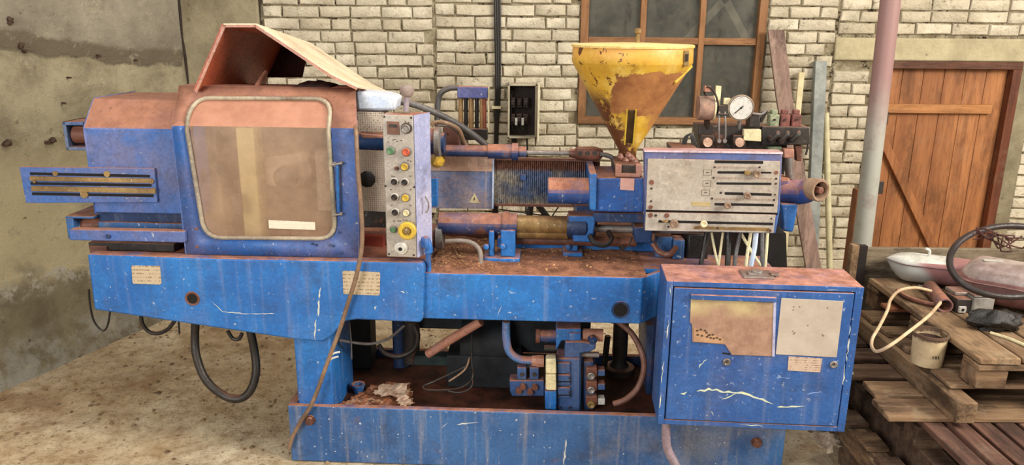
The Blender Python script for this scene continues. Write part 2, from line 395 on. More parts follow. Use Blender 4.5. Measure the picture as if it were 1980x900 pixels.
PAL_Y = wood('pallet_wood_long', srgb(150, 122, 92), srgb(98, 74, 54), srgb(56, 40, 28), 'Y', .6, .5, .85)
PAL_DARK_X = wood('dark_pallet_wood_cross', srgb(104, 80, 62), srgb(66, 48, 38), srgb(34, 24, 20), 'X', .5, .25, .85)
PAL_RED = wood('reddish_pallet_slat', srgb(112, 78, 64), srgb(72, 50, 42), srgb(38, 24, 20), 'Y', .4, .2, .85)
# ================================================================ THE SETTING
A = WF.g(0, 737, 0) + WF.o; B = WF.g(390, 573, 0) + WF.o
dv = (B - A).normalized(); B = A + dv * ((4.83 - A.y) / dv.y); A2 = A - dv * 4.4
# floor
def fz(x, y):
    return .010 * (noise.noise(Vector((x * 1.4, y * 1.4, 3))) + .8 * noise.noise(Vector((x * 5, y * 5, 0)))) + .004 * noise.noise(Vector((x * 19, y * 19, 5)))
m = MB(); NX, NY = 260, 150; X0, X1, Y0, Y1 = -4.2, 4.2, .3, 5.1
vs = [(X0 + (X1 - X0) * i / NX, Y0 + (Y1 - Y0) * j / NY) for j in range(NY + 1) for i in range(NX + 1)]
m.add([(x, y, fz(x, y) - .012) for x, y in vs], [(j * (NX + 1) + i, j * (NX + 1) + i + 1, (j + 1) * (NX + 1) + i + 1, (j + 1) * (NX + 1) + i) for j in range(NY) for i in range(NX)])
fl = m.build('floor', FLOOR, kind='structure')
m = MB()
for k in range(2600):
    if k < 1500: x, y = random.uniform(-2.9, -.2), random.uniform(1.9, 4.75)
    else: x, y = random.uniform(-.6, 2.6), random.uniform(1.9, 4.7)
    if (x - A.x) * dv.y - (y - A.y) * dv.x < .06: continue
    r = random.choice([.003, .004, .005, .007, .010]) * random.uniform(.7, 1.3)
    c = Vector((x, y, fz(x, y) - .012 + r * .3)); a = random.random() * 6
    ring = [c + Vector((math.cos(a + t * 1.257) * r * random.uniform(.7, 1.3), math.sin(a + t * 1.257) * r * random.uniform(.7, 1.3), 0)) for t in range(5)]
    m.add(ring + [c + Vector((0, 0, r * .8)), c - Vector((0, 0, r * .5))], [(t, (t + 1) % 5, 5) for t in range(5)] + [((t + 1) % 5, t, 6) for t in range(5)])
tag(m.build('floor_grit', PEBBLE, smooth=False), 'loose grit and small stones scattered over the dirty floor', 'grit', kind='stuff')

# left wall, runs off at an angle from the back corner
Lw = (B - A2).length; yaw = math.atan2(dv.y, dv.x)
m = MB(); nx, nz = 120, 70
vs = []
for j in range(nz + 1):
    for i in range(nx + 1):
        x = Lw * i / nx; z = -.05 + 3.3 * j / nz
        y = .018 * noise.noise(Vector((x * 1.1, 0, z * 1.1))) + .007 * noise.noise(Vector((x * 6, 3, z * 6)))
        if z > 1.66 - .1 * (x - 4.4) + .06 * noise.noise(Vector((x * 2, 0, 1))): y -= .012
        if z < .47 + .05 * noise.noise(Vector((x * 2, 0, 7))): y -= .012
        if z < .2: y -= (.2 - z) * .35
        vs.append((x, y, z))
m.add(vs, [(j * (nx + 1) + i, j * (nx + 1) + i + 1, (j + 1) * (nx + 1) + i + 1, (j + 1) * (nx + 1) + i) for j in range(nz) for i in range(nx)])
m.box(0, Lw, .03, .2, -.05, 3.25)
wl = m.build('wall_left', PLASTER, kind='structure'); wl.location = A2; wl.rotation_euler.z = yaw
inv = wl.matrix_basis.inverted() if False else (Matrix.Translation(A2) @ Matrix.Rotation(yaw, 4, 'Z')).inverted()
def wallpt(px, py):
    c = inv @ Vector((0, 0, CAM_H)); d = inv.to_3x3() @ ray(px, py); t = -c.y / d.y; return c + t * d
SPOT = flat('dark_mortar_spot', srgb(84, 64, 48), srgb(50, 38, 30), 30)
for (x, y, r) in ((10, 277, .018), (98, 271, .016), (88, 276, .010), (36, 88, .014), (44, 98, .010), (187, 108, .008), (258, 116, .006), (14, 40, .02), (120, 200, .006), (130, 150, .006)):
    q = wallpt(x, y); rr = random.Random(x); m = MB(); k = 11
    ring_ = [(q.x + math.cos(t * 6.283 / k) * r * rr.uniform(.5, 1.3), -.026 + 0, q.z + math.sin(t * 6.283 / k) * r * rr.uniform(.5, 1.3)) for t in range(k)]
    m.add([(q.x, -.034, q.z)] + ring_ + [(x_, .0, z_) for x_, _, z_ in ring_], [(0, 1 + (t + 1) % k, 1 + t) for t in range(k)] + [(1 + t, 1 + (t + 1) % k, 1 + k + (t + 1) % k, 1 + k + t) for t in range(k)]); m.build('mortar_spot', SPOT, wl, smooth=False)

# back wall
wb = empty('wall_back', WF.M); wb['kind'] = 'structure'
wx = lambda px, py=150: WF.p(px, py, 0).x
wz = lambda py, px=1300: WF.p(px, py, 0).z
WIN = (wx(1119), wx(1472), wz(241), 2.5)
DOOR = (wx(1686, 200), wx(1962, 200), -.1, wz(119, 1830))
LINTEL = (wx(1608), 4.0, DOOR[3], wz(74, 1800))
XL, XR = B.x - .3, 4.0
m = MB()
f0, f1 = .012, .25
m.box(XL, WIN[0], f0, f1, -.05, 3.2); m.box(WIN[0], WIN[1], f0, f1, -.05, WIN[2]); m.box(WIN[0], WIN[1], f0, f1, WIN[3], 3.2)
m.box(WIN[1], DOOR[0], f0, f1, -.05, 3.2); m.box(DOOR[0], DOOR[1], f0, f1, DOOR[3], 3.2); m.box(DOOR[1], XR, f0, f1, -.05, 3.2)
m.build('mortar_bed', MORTAR, wb, smooth=False)
sx0, sx1 = B.x - .12, wx(505, 60)
m = MB(); m.box(sx0, sx1, -.03, .05, -.05, 3.2); m.build('concrete_pier', RENDER, wb, bevel=.012)
m = MB(); m.tube([(B.x + .004 + .004 * math.sin(k * 1.7), -.034, .1 + k * .16) for k in range(20)], lambda t: .004 + .004 * abs(math.sin(t * 37)), n=6, sub=3); m.build('corner_crack', flat('crack_dark', srgb(46, 36, 28)), wb)
m = MB(); m.tube([(sx1 + .004 + .004 * math.sin(k * 2.3), -.006, .1 + k * .16) for k in range(20)], lambda t: .003 + .005 * abs(math.sin(t * 29)), n=6, sub=3); m.build('joint_crack', flat('crack_dark_b', srgb(46, 36, 28)), wb)
m = MB(); m.box(*LINTEL[:2], -.004, .06, LINTEL[2], LINTEL[3]); m.build('concrete_lintel', PALE_RENDER, wb, bevel=.01)
# rendered reveal right of the door
m = MB(); m.box(DOOR[1] - .005, DOOR[1] + .09, -.02, .2, -.05, LINTEL[2]); m.build('door_reveal', RENDER, wb, bevel=.008)
# bricks
def brick_mesh(L, H, seed):
    rr = random.Random(seed); D = .028; e = .006
    def j(a): return a + rr.uniform(-.0035, .0035)
    outer = [(-L / 2, -H / 2), (0, -H / 2), (L / 2, -H / 2), (L / 2, H / 2), (0, H / 2), (-L / 2, H / 2)]
    back = [(j(x), .014, j(z)) for x, z in outer]
    mid = [(x, e, z) for (x, _, z) in back]
    fr = [(x * (1 - 2 * e / L), rr.uniform(-.004, .001), z * (1 - 2 * e / H)) for (x, _, z) in back]
    mb = MB(); mb.add(back + mid + fr, [(i, (i + 1) % 6, (i + 1) % 6 + 6, i + 6) for i in range(6)] + [(i + 6, (i + 1) % 6 + 6, (i + 1) % 6 + 12, i + 12) for i in range(6)] + [(12, 13, 16, 17), (13, 14, 15, 16)])
    me = bpy.data.meshes.new('brick'); me.from_pydata(mb.v, [], mb.f); me.materials.append(BRICK)
    me.polygons.foreach_set('use_smooth', [True] * len(me.polygons)); me.set_sharp_from_angle(angle=R(50)); return me
H = .0625; PITCHZ = .0715
LENS = [.232, .214, .178, .112]
cache = {(L, s): brick_mesh(L, H, 100 * i + s) for i, L in enumerate(LENS) for s in range(4)}
secs = [(wx(509, 60), wx(838)), (wx(843), wx(1118)), (WIN[0], WIN[1]), (wx(1476), wx(1606)), (wx(1611), XR)]
cand = []
def blocked(x0, x1, z):
    for (a, b, c, d) in (WIN, (DOOR[0], DOOR[1] + .09, DOOR[2], DOOR[3]), LINTEL):
        if x1 > a + .005 and x0 < b - .005 and z + H / 2 > c - .004 and z - H / 2 < d + .004: return (a, b)
    return None
for si, (a, b) in enumerate(secs):
    rs = random.Random(si * 17 + 3)
    for row in range(0, 44):
        z = .02 + PITCHZ * row + (si % 2) * .018
        if si == 2 and z > WIN[2]: continue
        x = a + .004; first = (row % 2)
        while x < b - .05:
            L = rs.choice([.232, .232, .214, .178, .112] if si != 0 else [.178, .178, .214, .112])
            if first: L = .112; first = 0
            if x + L > b: L = b - x
            if L < .04: break
            hit = blocked(x, x + L, z)
            if hit:
                if x < hit[0] - .05: L = hit[0] - x - .003
                else: x = hit[1] + .006; continue
            if L > .045: cand.append((x + L / 2, z + rs.uniform(-.002, .002), L, rs.randrange(4)))
            x += L + .0095
def pix(x, z):
    q = CAM_M.inverted() @ Vector((x, 4.8, z)); return 990 + FPX * q.x / -q.z, 450 - FPX * q.y / -q.z
def vis(c):
    px_, py_ = pix(c[0], c[1])
    if not (-10 < py_ < 470 and 500 < px_ < 1985): return 0
    if px_ < 740 and py_ > 175: return 0
    if 740 < px_ < 1250 and py_ > 270: return 0
    if 1250 < px_ < 1510 and py_ > 290: return 0
    if 1180 < px_ < 1270 and py_ > 100: return 0
    return 1
vb = [c for c in cand if vis(c)]; hid = [c for c in cand if not vis(c)]
vb.sort(key=lambda c: -c[2]); extra = vb[300:]; vb = vb[:300]
for (x, z, L, s) in vb:
    key = min(LENS, key=lambda q: abs(q - L)); o = bpy.data.objects.new('brick', cache[(key, s)])
    SC.collection.objects.link(o); o.parent = wb; o.location = (x, 0, z); o.scale = (L / key, 1, 1)
m = MB()
for (x, z, L, s) in hid + extra:
    key = min(LENS, key=lambda q: abs(q - L)); me = cache[(key, s)]
    m.add([(x + v.co.x * L / key, v.co.y, z + v.co.z) for v in me.vertices], [tuple(p.vertices) for p in me.polygons])
m.build('brickwork', BRICK, wb, kind='stuff')
print('bricks', len(vb), 'stuff', len(hid) + len(extra))

# window
w1 = empty('window_1', WF.M); w1['kind'] = 'structure'
a, b, c, d = WIN
fw = .05
m = MB(); m.box(a, a + fw, -.012, .07, c, d); m.build('side_jamb', WINWOOD, w1, bevel=.004)
m = MB(); m.box(b - fw, b, -.012, .07, c, d); m.build('side_jamb', WINWOOD, w1, bevel=.004)
m = MB(); m.box(a, b, -.014, .07, c, c + .045); m.build('bottom_rail', WINWOOD_X, w1, bevel=.004)
zb = wz(80)
m = MB(); m.box(a + fw, b - fw, .0, .05, zb - .02, zb + .022); m.build('cross_rail', WINWOOD_X, w1, bevel=.004)
xs = [wx(1243, 60), wx(1353, 120)]
for x in xs:
    m = MB(); m.box(x - .018, x + .018, -.004, .045, c + .045, d); m.build('mullion', WINWOOD, w1, bevel=.004)
n = NT('dirty_window_glass')
cc = n.mix(n.rng(n.noise(4, 7, .7), .3, .7), srgb(104, 102, 92), srgb(74, 74, 68)); cc = n.mix(n.rng(n.noise(2.2, 8, .75, n.map(scale=(2.4, 1, .8))), .5, .66, 0, .7), cc, srgb(44, 44, 40)); cc = n.mix(n.rng(n.noise(14, 8, .75), .46, .7, 0, .5), cc, srgb(120, 112, 98))
n.b.inputs['Alpha'].default_value = .5; GLASS = n.out(cc, .28, 0, .5)
ex = [a + fw, xs[0] - .018, xs[0] + .018, xs[1] - .018, xs[1] + .018, b - fw]
for i in range(3):
    for (z0, z1) in ((c + .045, zb - .02), (zb + .022, d)):
        m = MB(); m.box(ex[2 * i], ex[2 * i + 1], .024, .029, z0, z1); m.build('window_pane', GLASS, w1)
m = MB(); p1, p2, p3 = WF.p(1325, 80, .06), WF.p(1402, -2, .06), WF.p(1455, 100, .06)
for q0, q1 in ((p1, p2), (p2, p3)):
    dd = (q1 - q0); nn = Vector((-dd.z, 0, dd.x)).normalized() * .022
    m.obox((q0 + q1) / 2, dd / 2 * 1.1, nn, (0, .012, 0))
m.build('outside_brace', flat('pale_lath', srgb(226, 214, 186)), w1)
m = MB(); m.box(a - .3, b + .3, .8, .85, c - .3, d + .3); m.build('dim_backing_sheet', flat('painted_room_gloom', srgb(88, 86, 78), srgb(60, 60, 56), 2), w1)  # flat dim-coloured sheet stands in for the gloom behind the glass

# door
d1 = empty('door_1', WF.M); d1['kind'] = 'structure'
a, b, c, d = DOOR
m = MB(); m.box(a, b, -.02, .09, d - .045, d); m.build('head_jamb', wood('dark_head', srgb(96, 56, 36), srgb(72, 40, 26), srgb(44, 26, 18), 'X', .1, .1), d1, bevel=.003)
m = MB(); m.box(b - .055, b, -.02, .09, -.02, d - .045); m.build('side_jamb', FRAMEWOOD, d1, bevel=.003)
m = MB(); m.box(a, a + .05, -.02, .09, -.02, d - .045); m.build('side_jamb', DOORWOOD, d1, bevel=.003)
x0, x1 = a + .052, b - .057; nb = 6; wbd = (x1 - x0) / nb
for i in range(nb):
    m = MB(); m.box(x0 + i * wbd + .0012, x0 + (i + 1) * wbd - .0012, .03, .055, .01, d - .047); m.build('plank', DOORWOOD, d1, bevel=.002, seg=1)
zr = WF.p(1820, 211, 0).z
m = MB(); m.box(x0 + .02, x1 - .075, .0, .029, zr - .028, zr + .028); m.build('ledge_rail', DOORWOOD_X, d1, bevel=.003)
m = MB(); m.box(x0 + .02, x1 - .075, .0, .029, .16, .22); m.build('ledge_rail', DOORWOOD_X, d1, bevel=.003)
q0, q1 = WF.p(1704, 262, .0), WF.p(1815, 500, .0)
dd = q1 - q0; nn = Vector((-dd.z, 0, dd.x)).normalized() * .026
m = MB(); m.obox((q0 + q1) / 2 + Vector((0, .015, 0)), dd / 2, nn, (0, .0145, 0)); m.build('diagonal_brace', DOORWOOD, d1, bevel=.003)
m = MB(); m.box(x0 + .0, x0 + .06, -.006, .03, zr - .1, zr - .02); q = WF.p(1693, 360, 0)
m.box(q.x, q.x + .05, -.006, .03, q.z - .05, q.z + .03); m.build('hinge', STEEL_DARK, d1, bevel=.003)

# ================================================================ THINGS ALONG THE BACK WALL
# black cable bundle down the wall
m = MB()
for k, off in enumerate((0, .011, -.010)):
    m.tube([(wx(960 + (k - 1) * 2) + off, -.02, 2.6), (wx(961) + off * 1.3, -.02, 1.9), (wx(963) + off, -.018, 1.4), (wx(959) + off * .6, -.02, .9), (wx(961) + off, -.02, .05)], .008, n=7)
o = m.build('cable', BLACK); o.matrix_world = WF.M; tag(o, 'black cable bundle running straight down the white brick wall', 'cable')
m = MB(); q = WF.p(960, 207, 0); m.box(q.x - .028, q.x + .028, -.035, .0, q.z - .008, q.z + .008); m.build('cable_clip', CREAM, o)
# open fuse box
fb = empty('fuse_box', WF.M, 'open grey fuse box with contactors inside, fixed to the brick wall', 'fuse box')
x0, x1, z0, z1 = wx(982, 210), wx(1037, 210), wz(262, 1010), wz(160, 1010)
y0 = -.13; t = .006
m = MB(); m.box(x0, x1, -.006, 0, z0, z1); m.box(x0, x0 + t, y0, 0, z0, z1); m.box(x1 - t, x1, y0, 0, z0, z1); m.box(x0, x1, y0, 0, z0, z0 + t); m.box(x0, x1, y0, 0, z1 - t, z1)
m.box(x0, x0 + .012, y0 - .004, y0, z0, z1); m.box(x1 - .012, x1, y0 - .004, y0, z0, z1); m.box(x0, x1, y0 - .004, y0, z0, z0 + .01); m.box(x0, x1, y0 - .004, y0, z1 - .01, z1)
m.build('housing', flat('fuse_box_grey', srgb(176, 166, 144), srgb(140, 128, 108)), fb, bevel=.002)
m = MB(); m.box(x0 + .006, x1 - .006, -.02, -.007, z0 + .008, z1 - .008); m.build('mounting_plate', DARKP, fb)
for i in range(3):
    for j in range(2):
        cx = x0 + .03 + i * .04; cz = z0 + (.11 if j == 0 else .21)
        if cx + .018 < x1: m = MB(); m.box(cx - .016, cx + .016, -.08, -.02, cz - .03, cz + .03); m.box(cx - .010, cx + .010, -.095, -.08, cz - .014, cz + .014); m.build('contactor', STEEL_DARK if (i + j) % 2 else DARKP, fb, bevel=.003)
for i in range(2):
    m = MB(); cx = x0 + .052 + i * .04; m.box(cx - .008, cx + .008, -.1, -.08, z0 + .075, z0 + .12); m.build('fuse_holder', WHITEP, fb, bevel=.002)
m = MB(); m.tube([(x0 + .03, -.05, z1 - .03), (x0 + .02, -.09, z1 - .1), (x0 + .025, -.08, z0 + .08), (x0 + .05, -.05, z0 + .02)], .004, n=6)
m.tube([(x0 + .06, -.05, z0 + .08), (x0 + .1, -.1, z0 + .05), (x0 + .12, -.05, z0 + .02)], .004, n=6); m.build('inner_wire', BLACK, fb)
m = MB(); m.box(x1, x1 + .012, y0 - .11, y0 - .0, z0 - .004, z1 + .004); m.build('box_door', flat('fuse_door', srgb(214, 204, 176), srgb(180, 168, 140)), fb, bevel=.002)
m = MB(); m.tube([(x0 + .04, -.05, z0), (x0 + .045, -.05, z0 - .09)], .018, n=10); m.tube([(x0 + .12, -.05, z0), (x0 + .125, -.04, z0 - .14), (x0 + .12, -.03, z0 - .5)], .006, n=7); m.build('outlet_cable', BLACK, fb)

# poles and boards leaning on the wall
def leaning(name, pts, w, t, mat, label, cat, group=None):
    """a board whose centre line runs through world points"""
    m = MB()
    p = [Vector(q) for q in pts]; n_ = len(p); v = []
    for q in p: v += [q + Vector((-w / 2, -t / 2, 0)), q + Vector((w / 2, -t / 2, 0)), q + Vector((w / 2, t / 2, 0)), q + Vector((-w / 2, t / 2, 0))]
    f = [(3, 2, 1, 0), tuple(4 * (n_ - 1) + k for k in range(4))]
    for i in range(n_ - 1): f += [(4 * i + k, 4 * i + (k + 1) % 4, 4 * i + 4 + (k + 1) % 4, 4 * i + 4 + k) for k in range(4)]
    m.add(v, f); o = m.build(name, mat, bevel=.004); tag(o, label, cat, group); return o
def W(px, py, Y): q = WF.p(px, py, Y - 4.8); return Vector((q.x, Y, q.z))
def toground(p, q, Y):  # continue the line p->q down to the floor at depth Y
    t = (p.z - .0) / (p.z - q.z); r = p + (q - p) * t; r.y = Y; r.z = 0.0; return r
p = W(1500, 58, 4.74); q = W(1572, 515, 4.55)
leaning('wooden_board', [toground(p, q, 4.42), q, W(1516, 190, 4.66), p], .098, .022, OLDWOOD, 'wide grey-pink weathered board leaning on the wall beside the window', 'board')
p = W(1550, 140, 4.76); q = W(1533, 300, 4.70)
b_ = toground(p, q, 4.55)
leaning('wooden_lath', [b_, p], .036, .018, flat('pale_lath_wood', srgb(206, 194, 156), srgb(176, 160, 124)), 'narrow pale lath standing between the wide board and grey channel', 'board')
p = W(1588, 118, 4.76); q = W(1573, 345, 4.68); b_ = toground(p, q, 4.5)
m = MB()
ax = (p - b_).normalized(); sd = Vector((1, 0, 0)); sd = (sd - ax * sd.dot(ax)).normalized(); fd = ax.cross(sd)
L_ = (p - b_).length
for cc_, hw, ht in (((0, 0), .034, .003), ((-.033, -.018), .003, .018), ((.033, -.018), .003, .018)):
    m.obox(b_ + ax * L_ / 2 + sd * cc_[0] + fd * cc_[1] * -1, ax * L_ / 2, sd * hw, fd * ht)
o = m.build('steel_channel', flat('grey_zinc', srgb(140, 142, 136), srgb(100, 104, 100), 10, .5), bevel=.001); tag(o, 'grey galvanised steel channel leaning upright on the wall', 'channel')
p = W(1597, 218, 4.76); q = W(1599, 515, 4.68); b_ = toground(p, q, 4.6)
m = MB(); m.tube([b_, p], .019, n=14); o = m.build('plastic_pipe', flat('cream_pipe', srgb(200, 192, 156), srgb(170, 160, 126), 10, .5)); tag(o, 'thin cream pipe standing against the wall right of grey channel', 'pipe')
# painted steel post in front of the door
p0 = WF.p(1722, 0, -.95); p1 = WF.p(1667, 470, -.95); Yp = 3.85
n = NT('pink_grey_post'); zz = n.math('ADD', n.sep()[2], n.math('MULTIPLY', n.noise(4, 6), .5))
c = n.mix(n.rng(zz, 1.35, 1.85), srgb(158, 156, 146), srgb(140, 108, 104)); c = n.mix(n.rng(n.noise(12, 7, .7), .5, .72, 0, .5), c, srgb(124, 104, 96))
POST = n.out(c, .55, 0, .4); n.bump(n.noise(60), .2, .002)
m = MB(); top = Vector((p0.x, Yp, p0.z)); bot = Vector((p1.x, Yp, p1.z)); dd = (top - bot) / (top.z - bot.z)
g0 = bot - dd * bot.z; g1 = bot + dd * 2.4
m.cyl(g0, g1, .047, n=28); m.lathe(g0, (0, 0, 1), [(0, .09), (.012, .09)], 20)
o = m.build('steel_post', POST); tag(o, 'tall round steel post, pink above and pale grey below, before the door', 'post')
# rough post stub by the pallets and lower door frame leftovers
m = MB(); q = W(1650, 470, 3.98); m.box(q.x - .035, q.x + .035, 3.94, 4.0, 0, .92); o = m.build('wooden_post', wood('rough_post', srgb(150, 92, 52), srgb(112, 66, 38), srgb(60, 36, 22)), bevel=.006)
tag(o, 'short orange-brown wooden post behind the blue cabinet beside steel post', 'post')
# ================================================================ THE MACHINE
mach = empty('injection_moulding_machine', MF.M, 'long old blue plastic moulding machine caked with rust dust, yellow hopper on top', 'machine')
P = lambda: Px(MF)
D = .62                                        # depth of the machine body
mp = MF.p
def mx(px, py, yl=0): return mp(px, py, yl).x
def mz(px, py, yl=0): return mp(px, py, yl).z
zt1 = mz(500, 507); zt2 = mz(1020, 533, .03)
# base tray with its rusty floor
zb1 = mz(900, 795); bx0, bx1 = mx(560, 840), mx(1516, 870)
tb = MB(); tb.box(bx0, bx1, 0, .03, -.01, zb1); base = tb.build('base_front', BLUE_DIRTY, mach, bevel=.006)
tb = MB(); tb.box(bx0, bx1, D - .03, D, -.01, zb1 - .01); tb.build('base_rear', BLUE_DARK, mach, bevel=.004)
for xe in (bx0, bx1 - .03): tb = MB(); tb.box(xe, xe + .03, .03, D - .03, -.01, zb1); tb.build('base_end', BLUE_DIRTY, mach)
TRAY = flat('oily_rust_floor', srgb(92, 50, 34), srgb(40, 22, 16), 7, .75, .6, .008)
m = MB(); nx, ny = 90, 26; vs = []
for j in range(ny + 1):
    for i in range(nx + 1):
        x = bx0 + .03 + (bx1 - bx0 - .06) * i / nx; y = .03 + (D - .06) * j / ny
        vs.append((x, y, zb1 - .055 + .012 * noise.noise(Vector((x * 7, y * 7, 0))) + .006 * noise.noise(Vector((x * 25, y * 25, 4)))))
m.add(vs, [(j * (nx + 1) + i, j * (nx + 1) + i + 1, (j + 1) * (nx + 1) + i + 1, (j + 1) * (nx + 1) + i) for j in range(ny) for i in range(nx)]); m.build('tray_floor', TRAY, mach)
for (x, y) in ((600, 812), (1462, 855)):
    c = mp(x, y, 0); m = MB(); m.lathe(c, (0, -1, 0), [(0, .022), (.006, .022), (.006, .017), (.02, .017), (.022, .008)], 8); m.build('bolt', RUSTY, mach)
# post under the left wing
m = MB(); a_, b_ = mx(570, 700, .02), mx(641, 700, .02); m.box(a_, b_, .02, .34, zb1 - .06, mz(600, 655)); m.build('front_column', BLUE, mach, bevel=.01)
m = MB(); m.box(a_, a_ + .12, D - .14, D - .02, zb1 - .06, zt1 - .05); m.build('rear_column', BLUE_DARK, mach, bevel=.01)
m = MB(); m.box(a_ + .3, a_ + .36, D - .14, D - .06, zb1 - .06, zt1 - .05); m.build('rear_column', BLUE_DARK, mach, bevel=.01)
# left wing of the bed
left_pts = [(168, 492), (400, 500), (815, 508), (820, 514), (818, 617), (812, 625), (690, 619), (668, 622), (636, 656), (622, 662), (566, 657), (182, 600)]
P().plate(left_pts, 0, .06).build('left_bed_side', BLUE, mach, bevel=.008)
P().plate([(172, 500), (818, 514), (816, 612), (690, 612), (560, 640), (186, 590)], D - .04, .04).build('rear_bed_side', BLUE_DARK, mach)
xa, xb, xc = mx(168, 520), mx(820, 560), mx(1522, 560)
m = MB(); m.box(xa + .01, xb - .005, .03, D, zt1 - .03, zt1 - .004); m.build('left_deck', BLUE, mach)
m = MB(); m.box(xa - .02, xa + .012, .05, D, zt1 - .16, zt1); m.build('bed_end_plate', BLUE_DIRTY, mach, bevel=.004)
m = MB(); x = mx(160, 515); m.box(x - .015, xa - .012, .08, .2, zt1 - .14, zt1 - .03); m.box(x + .0, xa - .012, .1, .16, zt1 - .2, zt1 - .14); m.box(x - .02, x + .05, .09, .18, zt1 - .02, zt1 + .02); m.build('end_bracket', RUSTY, mach, bevel=.004)
# right wing
zr_ = mz(1020, 622, .03)
xr0, xr1 = xb - .01, mx(1240, 580, .03)
pts = [(xr0, .03), (xr1, .03), (xr1 + .11, .15), (xr1 + .11, D), (xr0, D)]
v = [(x, y, zr_) for x, y in pts[:3]] + [(x, y, zt2) for x, y in pts[:3]] + [(x, y + .03, zr_) for x, y in pts[:3]] + [(x, y + .03, zt2) for x, y in pts[:3]]
m = MB(); m.add(v, [(0, 1, 4, 3), (1, 2, 5, 4), (7, 6, 9, 10), (8, 7, 10, 11), (3, 4, 10, 9), (4, 5, 11, 10), (1, 0, 6, 7), (2, 1, 7, 8), (0, 3, 9, 6), (2, 8, 11, 5)]); m.build('right_bed_side', BLUE, mach, bevel=.005)
m = MB(); m.box(xr0, xc, .33, .36, zr_, zt2 - .02); m.box(xr0, xc, D - .03, D, zr_ + .02, zt2 - .02); m.build('inner_bed_web', BLUE_DARK, mach)
DECK = flat('deck_rust_dust', srgb(160, 110, 84), srgb(96, 62, 46), 16, .9, .6, .01)
def deckgrid(x0, x1, y0, y1, z, name, mat, amp=.006, parent=mach, nx=120, ny=30):
    m = MB(); vs = []
    for j in range(ny + 1):
        for i in range(nx + 1):
            x = x0 + (x1 - x0) * i / nx; y = y0 + (y1 - y0) * j / ny
            e = min(1, min(i, nx - i) / 2, min(j, ny - j) / 2)
            vs.append((x, y, z + e * amp * (.7 + noise.noise(Vector((x * 9, y * 9, 1))) + .6 * noise.noise(Vector((x * 40, y * 40, 2))))))
    m.add(vs, [(j * (nx + 1) + i, j * (nx + 1) + i + 1, (j + 1) * (nx + 1) + i + 1, (j + 1) * (nx + 1) + i) for j in range(ny) for i in range(nx)])
    return m.build(name, mat, parent)
m = MB(); m.box(xr0, xr1 + .0, .05, D, zt2 - .02, zt2 - .001); m.box(xr1, xc, .15, D, zt2 - .02, zt2 - .001); m.build('right_deck', BLUE, mach)
deckgrid(xr0 + .01, xr1 + .02, .04, D, zt2, 'deck_dust', DECK, .009)
deckgrid(xa + .02, xb - .01, .012, D, zt1 - .003, 'deck_dust', flat('deck_brown_dust', srgb(150, 92, 70), srgb(100, 62, 50), 9, .9, .5, .006), .004)
# heap of swarf and granules on the deck
m = MB()
for k in range(700):
    x = random.triangular(mx(832, 500, .3), mx(1000, 500, .3), mx(870, 500, .3)) if k < 450 else random.uniform(xr0, xr1); y = random.uniform(.07, .5); r = random.uniform(.0012, .0042)
    c = Vector((x, y, zt2 + .009)); m.obox(c, (r, r * random.uniform(-.5, .5), 0), (0, r * random.uniform(.5, 1), r * random.uniform(-.4, .4)), (0, 0, r * .5))
o = m.build('swarf', flat('swarf_crumbs', srgb(188, 148, 104), srgb(110, 70, 48), 14), smooth=False); o.matrix_world = MF.M
tag(o, 'crumbs and rusty flakes scattered over the middle deck of the machine', 'debris', kind='stuff')
# holes in the bed sides
for (x, y, yl, r) in ((372, 578, 0, .021), (1200, 600, .03, .027)):
    c = mp(x, y, yl); m = MB(); m.lathe(c + Vector((0, .012, 0)), (0, -1, 0), [(0, r), (.0125, r), (.0135, r + .008), (.012, r + .009)], 24, caps=False); m.build('hole_rim', BLUE_DARK if x > 1000 else RUSTY, mach)
    m = MB(); m.lathe(c + Vector((0, .0, 0)), (0, -1, 0), [(0, r), (.0009, r)], 24); m.build('lifting_hole', BLACKHOLE, mach)
# name plates
for pts, yl, seed in (([(254, 514), (309, 515), (312, 548), (309, 551), (258, 549), (256, 546)], 0, 0), ([(662, 526), (665, 524), (733, 527), (735, 530), (734, 570), (731, 572), (664, 569)], 0, 0)):
    P().plate(pts, yl - .0025, .0025).build('name_plate', NAMEPLATE, mach, label='riveted beige name plate with worn print')
def scratch(pts, w, parent, F=MF, yl=0.0, mat=SCRATCH, name='paint_scratch'):
    p = [F.p(x, y, yl) for x, y in pts]; L = []; Rr = []
    fine = []
    for a, b in zip(p, p[1:]):
        k = max(2, int((b - a).length / .012))
        fine += [a.lerp(b, t / k) for t in range(k)]
    fine.append(p[-1])
    n_ = len(fine); m = MB(); v = []
    for i, q in enumerate(fine):
        t = (fine[min(i + 1, n_ - 1)] - fine[max(i - 1, 0)]).normalized(); nn = Vector((-t.z, 0, t.x))
        ww = w * (.25 + .9 * random.random()) * (1 if 0 < i < n_ - 1 else .2)
        off = nn * random.uniform(-.5, .5) * w
        v += [q + nn * ww / 2 + off - Vector((0, .0006, 0)), q - nn * ww / 2 + off - Vector((0, .0006, 0))]
    m.add(v, [(2 * i, 2 * i + 1, 2 * i + 3, 2 * i + 2) for i in range(n_ - 1)])
    return m.build(name, mat, parent, smooth=False)
scratch([(410, 583), (430, 603), (470, 607), (531, 607)], .004, mach)
for pp in ([(621, 556), (617, 578)], [(618, 580), (614, 612)], [(612, 618), (609, 658)]): scratch(pp, .007, mach)
scratch([(728, 592), (726, 600)], .01, mach); scratch([(775, 563), (783, 566)], .006, mach)
scratch([(1096, 850), (1089, 900)], .008, mach); scratch([(855, 828), (866, 818)], .006, mach); scratch([(882, 822), (926, 817)], .005, mach)
scratch([(970, 590), (962, 612)], .003, mach, yl=.03)

